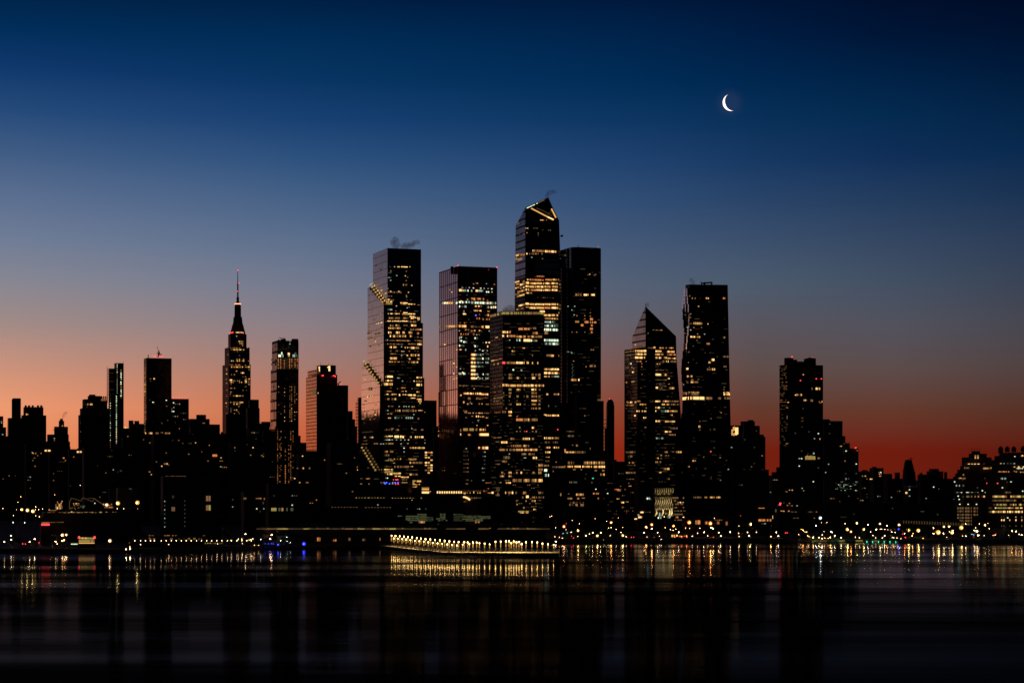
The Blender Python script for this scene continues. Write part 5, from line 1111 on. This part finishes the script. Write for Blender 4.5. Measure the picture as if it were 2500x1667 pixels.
for tx, cr in (('190 338 7 y;238 345 9 y;287 353 9 y;316 313 4 w;341 338 3 w;313 338 3 w;375 332 4 w;25 328 3 w;145 338 2 w;118 390 3 w;316 393 3 w;348 400 4 w;117 453 3 h;217 452 4 h;95 569 5 w;100 605 5 w;122 597 4 w;38 622 5 w;383 575 4 h;305 597 5 w;261 622 5 w;448 607 5 o;491 620 5 w;505 641 4 w;549 563 8 w;583 562 7 w;549 615 6 o;567 607 6 o;967 614 8 w;1147 665 4 o;1115 688 5 w;1150 684 5 w;1037 283 11 y;1210 277 11 y;1035 330 4 w;1092 331 4 w;1123 335 3 w;1180 335 3 w;1216 331 3 w;1243 336 3 w;628 358 8 w;940 297 9 w;708 124 3 w;183 224 3 o;483 207 3 o;158 273 3 w;' +
 ';'.join('%d %d 4 w' % (x, 612) for x in (1190,1240,1285,1330,1363,1424,1468,1513,1557,1602,1646,1690,1735,1780,1826,1870,1915,1960,2008,2045,2093,2137,2180,2220)) +
 ';2040 608 3 w;2105 598 4 w;2135 598 4 w;2215 602 4 w;2168 553 6 w;2303 600 4 h;2235 596 3 w;2141 638 3 w;2248 653 4 o;2284 653 3 o;1240 645 4 w;1490 645 4 w;1920 640 3 w', G1),
 ('228 560 6 w;215 598 6 w;132 600 4 h;62 594 3 w;30 605 3 w;463 549 5 w;482 549 5 w;543 547 6 w;610 559 6 w;758 550 5 w;768 585 4 w;841 546 6 w;1106 550 6 w;1117 584 5 w;1142 544 3 h;308 612 4 h;362 580 2 h;366 617 2 h;393 630 2 h;583 625 3 w;512 641 9 b;285 647 6 b;170 638 3 b;200 638 3 b;228 638 4 b;245 640 3 b;1412 539 6 o;1442 541 6 w;1478 542 6 w;1500 539 4 w', G2),
 ('640 488 9 o;1057 452 8 o;1366 493 8 o;1416 471 8 o;1416 505 5 y;1608 483 7 o;1748 452 11 o;1935 460 11 o;2136 470 8 o;2291 467 10 y;765 524 7 y;865 552 4 y;893 541 5 w;935 570 7 y;965 542 5 w;835 568 5 y;1160 566 7 y;1144 540 4 w;1189 577 4 w;1049 568 4 w;1018 441 4 w;1034 500 4 y;1057 497 4 y;1101 512 4 w;1348 540 5 w;1373 579 3 w;1467 541 5 w;1483 573 4 w;1500 600 3 w;1580 513 4 w;1605 520 4 y;1628 510 4 w;1653 538 5 w;1535 497 4 o;1714 500 4 o;1750 503 4 o;1840 503 4 w;1878 537 5 w;1820 546 4 w;1910 570 4 w;1937 495 5 y;1957 506 6 y;2007 541 5 w;2025 573 5 w;2109 537 5 w;2132 508 5 y;2185 483 4 w;2183 546 4 w;2187 575 4 w;2225 524 3 w;2261 539 4 w;2277 571 5 w;2341 520 4 w;2340 538 4 w;2318 497 5 y;1773 573 4 w;1724 570 4 o;1680 575 3 o;658 515 3 w;703 538 4 w;669 543 3 c;632 548 3 c;706 572 3 r;763 575 3 w;515 402 3 w;532 395 4 w;425 543 6 w;568 620 5 w;714 434 3 w;777 462 4 o;660 462 3 r;567 498 3 w;915 418 3 o;990 605 2 w;1195 368 2 r;2200 392 3 r;600 582 4 o;625 590 4 w;560 577 3 w;1160 496 3 o;1120 410 3 o;2083 478 3 o;1970 415 3 w;1525 400 3 w;1695 405 3 w', G3),
 ('20 492 5 o;53 492 7 y;165 538 5 w;116 573 5 o;182 571 5 w;382 511 5 o;400 521 6 o;418 535 4 o;432 536 4 w;362 558 3 w;441 568 4 o;453 576 3 w;489 583 6 o;541 583 5 o;568 592 5 w;570 561 4 w;592 588 4 o;622 592 4 o;641 582 5 o;680 568 5 w;738 588 5 w;794 513 9 y;825 533 7 o;938 513 7 y;997 535 4 w;1017 566 4 w;1043 588 3 w;1081 465 7 y;1141 480 6 o;1250 473 8 y;975 472 5 w;772 462 4 y;877 458 7 y;555 413 9 h;516 478 5 h;563 452 3 w;612 452 3 w;1048 515 6 y;1210 517 7 y;1083 512 4 w;1122 512 4 w;1095 510 4 w;1245 510 7 b;1334 519 11 y;1422 523 10 y;1185 535 4 w;1213 540 4 w;1120 570 5 w;1101 588 4 w;1188 584 4 o;1202 586 4 w;1230 588 4 w;1280 553 4 r;1298 548 5 o;1305 583 5 r;1366 571 5 o;1372 548 4 o;1552 502 5 w;1600 540 12 y;1585 535 7 o;1553 549 5 w;1640 549 5 w;1647 490 7 y;1692 488 7 y;1722 522 5 w;1720 542 9 y;1694 534 4 w;1803 498 12 y;1836 464 5 y;1914 521 6 w;1938 529 7 w;1925 498 4 w;1958 463 4 w;2010 475 7 y;2042 504 5 w;2034 459 3 w;1910 560 3 c;1892 556 3 c;1908 579 3 r;1945 564 5 w;1955 563 4 w;2001 567 3 w;2097 562 4 w;2078 564 3 o;2246 527 5 o;2280 530 5 w;2309 556 4 w;2332 563 5 w;2217 563 3 w;1838 572 5 w;1810 570 4 o;1668 582 3 w;648 532 5 w;655 538 5 w;585 530 3 w;863 580 4 w;898 586 4 w;1150 515 3 w;1175 518 4 w;1265 595 3 w;1460 592 4 o;1880 537 3 r;2105 552 3 r', G4)):
    for q in tx.split(';'):
        v = q.split()
        if len(v) == 4: lamp(float(v[0]), float(v[1]), int(v[2]), v[3], cr)
def zone(X):
    for a, b2, z in ZONES:
        if X < b2: return z
    return ZONES[-1][2]
CN = {'w':'warm white','y':'yellow','o':'orange','c':'cyan','r':'red','b':'blue','h':'cool white'}
lamps.sort(key=lambda q: q[0])
cnt = {}
for X, Y, s, c, p in lamps:
    k = (zone(X), c, s >= 7); cnt[k] = cnt.get(k, 0)+1
idx = {}
polem = {}
pr_ = [(.05,-1),(.45,-.9),(.8,-.6),(1,0),(.8,.6),(.45,.9),(.05,1)]
for X, Y, s, c, p in lamps:
    big = s >= 7
    k = (zone(X), c, big); idx[k] = idx.get(k, 0)+1
    o_ = '' if cnt[k] == 1 else WORDS[idx[k]-1] + ' from the left, '
    h = p.z - GZ
    root = empty('street_lamp' if h > 4 else 'bollard_lamp', (p.x, p.y, GZ))
    size = 'big star bright' if big else 'small'
    tag(root, (o_ + size + ' ' + CN[c] + ' lamp ' + k[0]).strip(), 'lamp', 'lamps along the far shore')
    r_ = .045*s + (.01 if s < 9 else 0)
    if c in 'rcb': r_ *= 1.6
    key = (round(r_,2), c, s <= 4)
    if key not in lampmesh:
        b = MB()
        pr = [(.05,-1),(.7,-.72),(1,0),(.7,.72),(.05,1)]
        for (ra,za),(rb,zb) in zip(pr, pr[1:]): b.cyl((0,0), ra*r_, rb*r_, za*r_, zb*r_, (LM2 if s <= 4 else LM)[c], 10)
        lampmesh[key] = b.mesh('lamp_head')
    link('lamp_head', lampmesh[key], root, (0,0,h))
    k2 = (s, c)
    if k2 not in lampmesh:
        b = MB(); q_ = .08*s + .06 if s < 7 else .175*s  # larger dim globe added behind the lamp head to imitate its bloom
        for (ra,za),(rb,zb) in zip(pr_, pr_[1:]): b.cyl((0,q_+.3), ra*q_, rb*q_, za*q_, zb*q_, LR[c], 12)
        lampmesh[k2] = b.mesh('lamp_halo')
    link('lamp_halo', lampmesh[k2], root, (0,0,h))
    hk = round(h)
    if hk not in polem:
        b = MB(); b.cyl((0,.2), .14, .09, 0, max(.5,hk-.3), MAT['metal'], 6); polem[hk] = b.mesh('pole')
    link('pole', polem[hk], root)
# green marker lights along the seaward wall
gm = MB(); gm.cyl((0,0), .3, .25, 0, .7, emat('green_marker_glow', (.05,1,.5), 3), 8); gm = gm.mesh('marker_light')
for i in range(15):
    X = 1850+(505+i*51)/3.618; Dm = shoreD(X)-3; p = at(X, 1150+624/3.618, Dm)
    o = link('marker_light', gm, None, (p.x, p.y, max(.05, p.z))); tag(o, WORDS[i] + ' green marker light from the left along the dock edge', 'marker light', 'green lights along the dock edge')
# floating dock under them, with dim strip lights
b = MB(); q0 = at(1985,1321,shoreD(2080)-4); q1 = at(2195,1321,shoreD(2080)-4)
b.box((0,0), q1.x-q0.x, 5, -.1, .75, MAT['concrete'])
dk = b.build('floating_dock', None, ((q0.x+q1.x)/2, q0.y, 0)); tag(dk, 'long low dock edge with white strip lights at the lower right shore', 'dock')
for x0, x1, ss in ((560,612,'v'),(718,768,'n'),(865,928,'n'),(1030,1240,'w')):
    A = at(1850+x0/3.618, 1319.5, q0.y-2.6); B = at(1850+x1/3.618, 1319.5, q0.y-2.6)
    b = MB(); b.box(((A.x+B.x)/2-(q0.x+q1.x)/2, -2.6), B.x-A.x, .2, .8, 1.5, E[ss]); b.build('strip_light', dk)
# ================================================================== the lit pier
pr = []
near = [(930,1331),(1000,1339),(1086,1347.5),(1366,1350)]
far = [(1366,1339.5),(1250,1338),(1100,1333),(1000,1329.5),(932,1329)]
def onz(x, y, z): D = (CAMZ-z)*F/(y-YH); return Vector(((x-1250)/F*D, D, z))
PZ = 2.6
poly = [onz(x,y,PZ) for x,y in near+far]
c0 = poly[2].copy()
pier = empty('pier', (c0.x, c0.y, 0)); tag(pier, 'long pier with a warm lit deck running out over the water', 'pier')
b = MB(); q = [(p.x-c0.x, p.y-c0.y) for p in poly]
b.prism([(a,b2,1.7) for a,b2 in q], [(a,b2,PZ) for a,b2 in q], MAT['concrete'], MAT['deck'])
b.build('deck', pier)
b = MB(); qn = [onz(x,y,PZ)-c0 for x,y in near]
for u, v in zip(qn, qn[1:]):
    L_n = (v-u).length; n_ = int(L_n/5)
    for i in range(n_): 
        p_ = u + (v-u)*(i+.5)/n_; b.cyl((p_.x, p_.y+1.2), .35, .35, -2, 1.8, MAT['concrete'], 6)
    b.bar(u+Vector((0,0,1.0+PZ*1)), v+Vector((0,0,1.0+PZ*1)), .05, MAT['metal'])
b.build('piles', pier)
pgl = emat('pier_lamp_glow', (1,.60,.17), 26, 'AUTO')
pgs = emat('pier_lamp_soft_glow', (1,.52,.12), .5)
b = MB(); b.cyl((0,0), .34, .28, 8.6, 9.5, pgl, 10); lh = b.mesh('lamp_head')
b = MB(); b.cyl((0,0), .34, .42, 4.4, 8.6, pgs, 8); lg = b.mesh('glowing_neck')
b = MB(); b.cyl((0,0), .45, .3, 0, 4.4, MAT['metal'], 8); lp = b.mesh('pole')
b = MB(); b.box((0,0), 1.4, 1.4, 0, 1.1, MAT['concrete']); lpl = b.mesh('plinth')
rows_ = []
fr = [(1308,590),(1343,592),(1380,597),(1416,600),(1454,605),(1494,610),(1533,614),(1572,618),(1612,624),(1652,629),(1694,634),(1736,638),(1780,643),(1822,648),(1865,652),(1915,645),(1975,640),(2008,630),(2064,632),(2110,636),(2154,642),(2206,620),(2252,618),(2298,615),(2345,640),(2391,625),(2436,640)]
bk = [(1288,565),(1323,567),(1360,570),(1397,574),(1433,578),(1470,581),(1510,586),(1547,591),(1588,596),(1630,598),(1672,603),(1715,607),(1757,612),(1798,616),(1840,620),(1880,622),(1930,623),(1960,624),(2005,625),(2040,627)]
g3 = [(35,620),(81,620),(127,618),(155,614),(174,632),(197,616),(219,636),(243,620),(268,640),(305,624),(357,622),(404,626),(450,636),(499,642),(548,646)]
zl = 8.9+PZ
pld = bpy.data.lights.new('pier_lamp_beam', 'SPOT'); pld.energy = 1500; pld.spot_size = R(150); pld.spot_blend = .3; pld.color = (1,.62,.22); pld.shadow_soft_size = .3
def pl(X, Y, k, nm):
    D = (CAMZ - zl)*F/(Y-YH) 
    ymin = 1331+ (X-930)*.104 if X < 1086 else 1347.5
    Dn = (CAMZ-PZ)*F/(ymin-YH); Df = (CAMZ-PZ)*F/((1329.5 + max(0,(X-930))*.024)-YH)
    D = min(max(D, Dn+2), max(Df-2, Dn+3))
    zt = CAMZ + (YH-Y)/F*D; sc_z = (zt-PZ)/9.2
    r = empty('pier_lamp', (((X-1250)/F*D), D, PZ)); tag(r, nm, 'lamp', 'lamps along the pier')
    for nme, me in (('lamp_head', lh),('glowing_neck', lg),('pole', lp),('plinth', lpl)):
        o = link(nme, me, r); o.scale = (1,1,sc_z if nme != 'plinth' else 1)
        if nme == 'lamp_head': q_ = random.uniform(.7,1.15); o.scale = (q_,q_,sc_z)
    o = link('lamp_beam', pld, r, (0,-.9,7.4*sc_z))
def lab(kind, i): return (WORDS[i] + ' from the left, ' + kind)
for i, (x, y) in enumerate(fr): pl(600+x/3.618, 1150+y/3.618, 'f', lab('post in the front row of the pier', i))
for i, (x, y) in enumerate(bk): pl(600+x/3.618, 1150+y/3.618, 'b', lab('post in the back row of the pier', i))
for i, (x, y) in enumerate(g3): pl(1200+x/3.618, 1150+y/3.618, 'g', lab('post at the right end of the pier', i))
# ================================================================== boats, cars, trees, steam
def boat(x, y, length, label, lights, cr=G1):
    p = onz(x, y, 0); r = empty('ferry_boat', (p.x, p.y, 0)); tag(r, label, 'boat')
    b = MB(); L2 = length/2
    hull = [(-L2,-2.2),(L2*.7,-2.4),(L2,0),(L2*.7,2.4),(-L2,2.2)]
    b.prism([(a*.94,c*.8,-.6) for a,c in hull], [(a,c,1.6) for a,c in hull], MAT['hull']); b.build('hull', r)
    b = MB(); b.box((-L2*.1,0), length*.72, 3.8, 1.6, 4.2, MAT['hull']); b.build('cabin', r)
    b = MB(); b.box((L2*.35,0), length*.16, 3, 4.2, 6.2, MAT['hull']); b.build('wheelhouse', r)
    b = MB(); b.cyl((L2*.2,0), .08, .05, 6, 9, MAT['metal'], 6); b.build('mast', r)
    n_ = int(length*.66/1.1)
    for i in range(n_):
        o = link('window', cube(E[random.choice(lights)]), r, (-L2*.1-length*.33+(i+.5)*1.1, -1.95, 3.1)); o.scale = (.85,.12,1.3)
boat(463, 1334.5, 34, 'low ferry boat with a bright white lit cabin, moored in front of the windowless block', 'XC')
boat(348, 1334, 30, 'dim ferry boat with brown lit windows left of the bright white lit one', 'qqvq')
boat(418, 1334.5, 22, 'small boat with mixed red and gold windows, just left of the bright white lit ferry', 'rnqd')
boat(525, 1335, 26, 'dim boat with a few gold windows right of the bright white lit ferry', 'qdn')
boat(190, 1337, 14, 'small white lit launch below the yellow glowing shed', 'C')
def carmeshes():
    b = MB(); b.box((0,0), 4.4, 1.75, .35, .95, MAT['carpaint']); bo = b.mesh('body')
    b = MB(); b.prism([(-1.5,-.8,.95),(1.1,-.8,.95),(1.1,.8,.95),(-1.5,.8,.95)], [(-1.1,-.68,1.45),(.5,-.68,1.45),(.5,.68,1.45),(-1.1,.68,1.45)], MAT['carglass']); ca = b.mesh('cabin')
    b = MB(); n_ = 12
    f = [(math.cos(2*math.pi*k/n_)*.34, math.sin(2*math.pi*k/n_)*.34) for k in range(n_)]
    b.prism([(a,-.1,c) for a,c in f], [(a,.1,c) for a,c in f], MAT['tyre']); wh = b.mesh('wheel')
    b = MB(); b.box((0,0), .3, .5, -.22, .22, emat('tail_light_glow', (1,.05,.05), 8)); tl = b.mesh('tail_light')
    return bo, ca, wh, tl
cm = carmeshes()
cars = [(1200+x/3.618, 1150+y/3.618) for x, y in ((745,603),(772,605),(800,606),(825,607),(1255,599),(1275,599),(1640,604),(1700,604),(1745,604),(1980,603))] + [(1850+265/3.618,1150+517/3.618),(1850+280/3.618,1150+518/3.618)] + [(x/3.618,1150+y/3.618) for x,y in ((225,640),(250,641),(370,630),(405,634),(1575,650))]
for i, (x, y) in enumerate(cars):
    Dc = min(max((CAMZ-GZ-.7)*F/(y-YH), shoreD(x)+4), 1890); X = (x-1250)/F*Dc
    r = empty('parked_car', (X, Dc, GZ)); tag(r, WORDS[i] + ' car from the left with red tail lights on the shore road', 'car', 'cars on the shore road')
    r.rotation_euler = (0,0,0)
    link('body', cm[0], r); link('cabin', cm[1], r)
    for sx in (-1.35,1.35):
        for sy in (-.82,.82): link('wheel', cm[2], r, (sx,sy,.34))
    for sy in (-.6,.6): link('tail_light', cm[3], r, (-2.2+.1,sy*1.25-.25,.75))
# cars were given unordered columns: sort the ordinal words by place
cs = sorted([o for o in COL.objects if o.name.startswith('parked_car')], key=lambda o: o.location.x/o.location.y)
for i, o in enumerate(cs): o['label'] = WORDS[i] + ' car from the left with red tail lights on the shore road'
def tree_meshes(seed):
    rd = random.Random(seed); b = MB(); b.cyl((0,0), .35, .14, 0, 6, MAT['bark'], 7)
    for k in range(6):
        an = rd.uniform(0,6.28); z0 = rd.uniform(2.5,4.5); b.bar((0,0,z0), (math.cos(an)*2.2, math.sin(an)*2.2, z0+rd.uniform(1.5,3)), .09, MAT['bark'])
    tr = b.mesh('trunk'); b = MB()
    cl = [(rd.gauss(0,1.5), rd.gauss(0,1.5), rd.uniform(4,9)) for _ in range(14)]
    for _ in range(520):
        c_ = rd.choice(cl); p = Vector((c_[0]+rd.gauss(0,.7), c_[1]+rd.gauss(0,.7), c_[2]+rd.gauss(0,.6)))
        u = Vector((rd.gauss(0,1),rd.gauss(0,1),rd.gauss(0,1))).normalized()*.32; v = u.cross(Vector((rd.gauss(0,1),rd.gauss(0,1),rd.gauss(0,1)))).normalized()*.3
        b.poly([p-u, p+v, p+u, p-v], MAT['leaf'])
    return tr, b.mesh('crown')
TM = [tree_meshes(i) for i in range(3)]
tl_ = []
for i in range(34):
    x = random.choice((random.uniform(1380,2480), random.uniform(1380,2480), random.uniform(10,600)))
    Dt = shoreD(x)+random.uniform(14,60); tl_.append((x, Dt, GZ, random.uniform(.9,1.5)))
tl_.sort()
for i, (x, Dt, z, s) in enumerate(tl_):
    r = empty('tree', ((x-1250)/F*Dt, Dt, z)); tag(r, 'dark leafy tree, barely visible among the shore lamps ' + zone(x), 'tree', 'trees along the far shore')
    a, c_ = TM[i % 3]
    for nm, me in (('trunk',a),('crown',c_)):
        o = link(nm, me, r); o.scale = (s,s,s)
    r.rotation_euler = (0,0,random.uniform(0,6))
# ---- steam plumes
vm = newmat('steam'); n = vm.node_tree.nodes; l = vm.node_tree.links
pv = n.new('ShaderNodeVolumePrincipled'); o = n.new('ShaderNodeOutputMaterial'); l.new(pv.outputs[0], o.inputs['Volume'])
pv.inputs['Color'].default_value = (1,.34,.28,1); pv.inputs['Density'].default_value = .12
t_ = n.new('ShaderNodeTexCoord'); z_ = n.new('ShaderNodeTexNoise'); z_.inputs['Scale'].default_value = .26; z_.inputs['Detail'].default_value = 4; l.new(t_.outputs['Object'], z_.inputs['Vector'])
r_ = n.new('ShaderNodeMapRange'); r_.inputs['From Min'].default_value = .3; r_.inputs['From Max'].default_value = .7; r_.inputs['To Min'].default_value = .03; r_.inputs['To Max'].default_value = .16; l.new(z_.outputs[0], r_.inputs[0]); l.new(r_.outputs[0], pv.inputs['Density'])
def plume(pts, D, label, wd=2.6):
    c0 = at(pts[0][0], pts[0][1], D); rd = random.Random(int(pts[0][0]))
    bm = bmesh.new()
    for (xa,ya,ra),(xb,yb,rb) in zip(pts, pts[1:]):
        for k in range(4):
            f_ = k/4; p = at(xa+(xb-xa)*f_, ya+(yb-ya)*f_, D) - c0; rr = (ra+(rb-ra)*f_)*D/F*rd.uniform(.8,1.15)
            mtx = Matrix.Translation(p + Vector((rd.uniform(-1,1), rd.uniform(-1,1), rd.uniform(-.6,.6)))) @ Matrix.Diagonal((rr*1.2, rr, rr, 1))
            bmesh.ops.create_icosphere(bm, subdivisions=2, radius=1, matrix=mtx)
    me = bpy.data.meshes.new('steam_plume'); bm.to_mesh(me); bm.free(); me.materials.append(vm)
    o = bpy.data.objects.new('steam_plume', me); COL.objects.link(o); o.location = c0
    md = o.modifiers.new('merge', 'REMESH'); md.mode = 'VOXEL'; md.voxel_size = .9
    tag(o, label, 'steam plume')
plume([(968,607,5),(963,599,8),(961,591,8),(965,584,6),(972,584,3),(976,603,5)], 2110, 'upright puff of reddish steam on the left of the terraced glass skyscraper roof')
plume([(983,603,5),(990,599,7),(1000,599,7),(1009,596,6),(1017,591,5),(1023,594,3.5),(1018,585,3)], 2112, 'long curling steam drifting right from the roof of the terraced glass skyscraper')
plume([(1333,482,3),(1338,475,5),(1343,469,6),(1351,468,5),(1360,470,3)], 2240, 'small orange-tinted steam wisp at the tip of the tallest skyscraper')
plume([(1232,763,7),(1240,757,10),(1249,752,9),(1257,755,7),(1264,758,4)], 1930, 'low steam cloud on the roof of the lit-crown tower')
plume([(1577,750,3),(1580,745,5),(1583,740,4)], 2260, 'tiny steam puff at the tip of the sharp-peaked tower')
plume([(1693,694,4),(1690,686,6),(1686,680,4)], 2215, 'small steam puff on the left of the flared tower roof')
plume([(390,869,2),(388,861,3),(386,852,2)], 2770, 'thin smoke rising by the crane of the square black tower')
plume([(152,1022,2),(155,1016,3),(159,1010,4),(163,1005,3)], 2710, 'dark smoke leaning right from the cupola block chimney')
plume([(1974,872,1.5),(1976,868,2),(1975,864,1.2)], 2165, 'short smoke wisp on the lumpy-roofed tower')
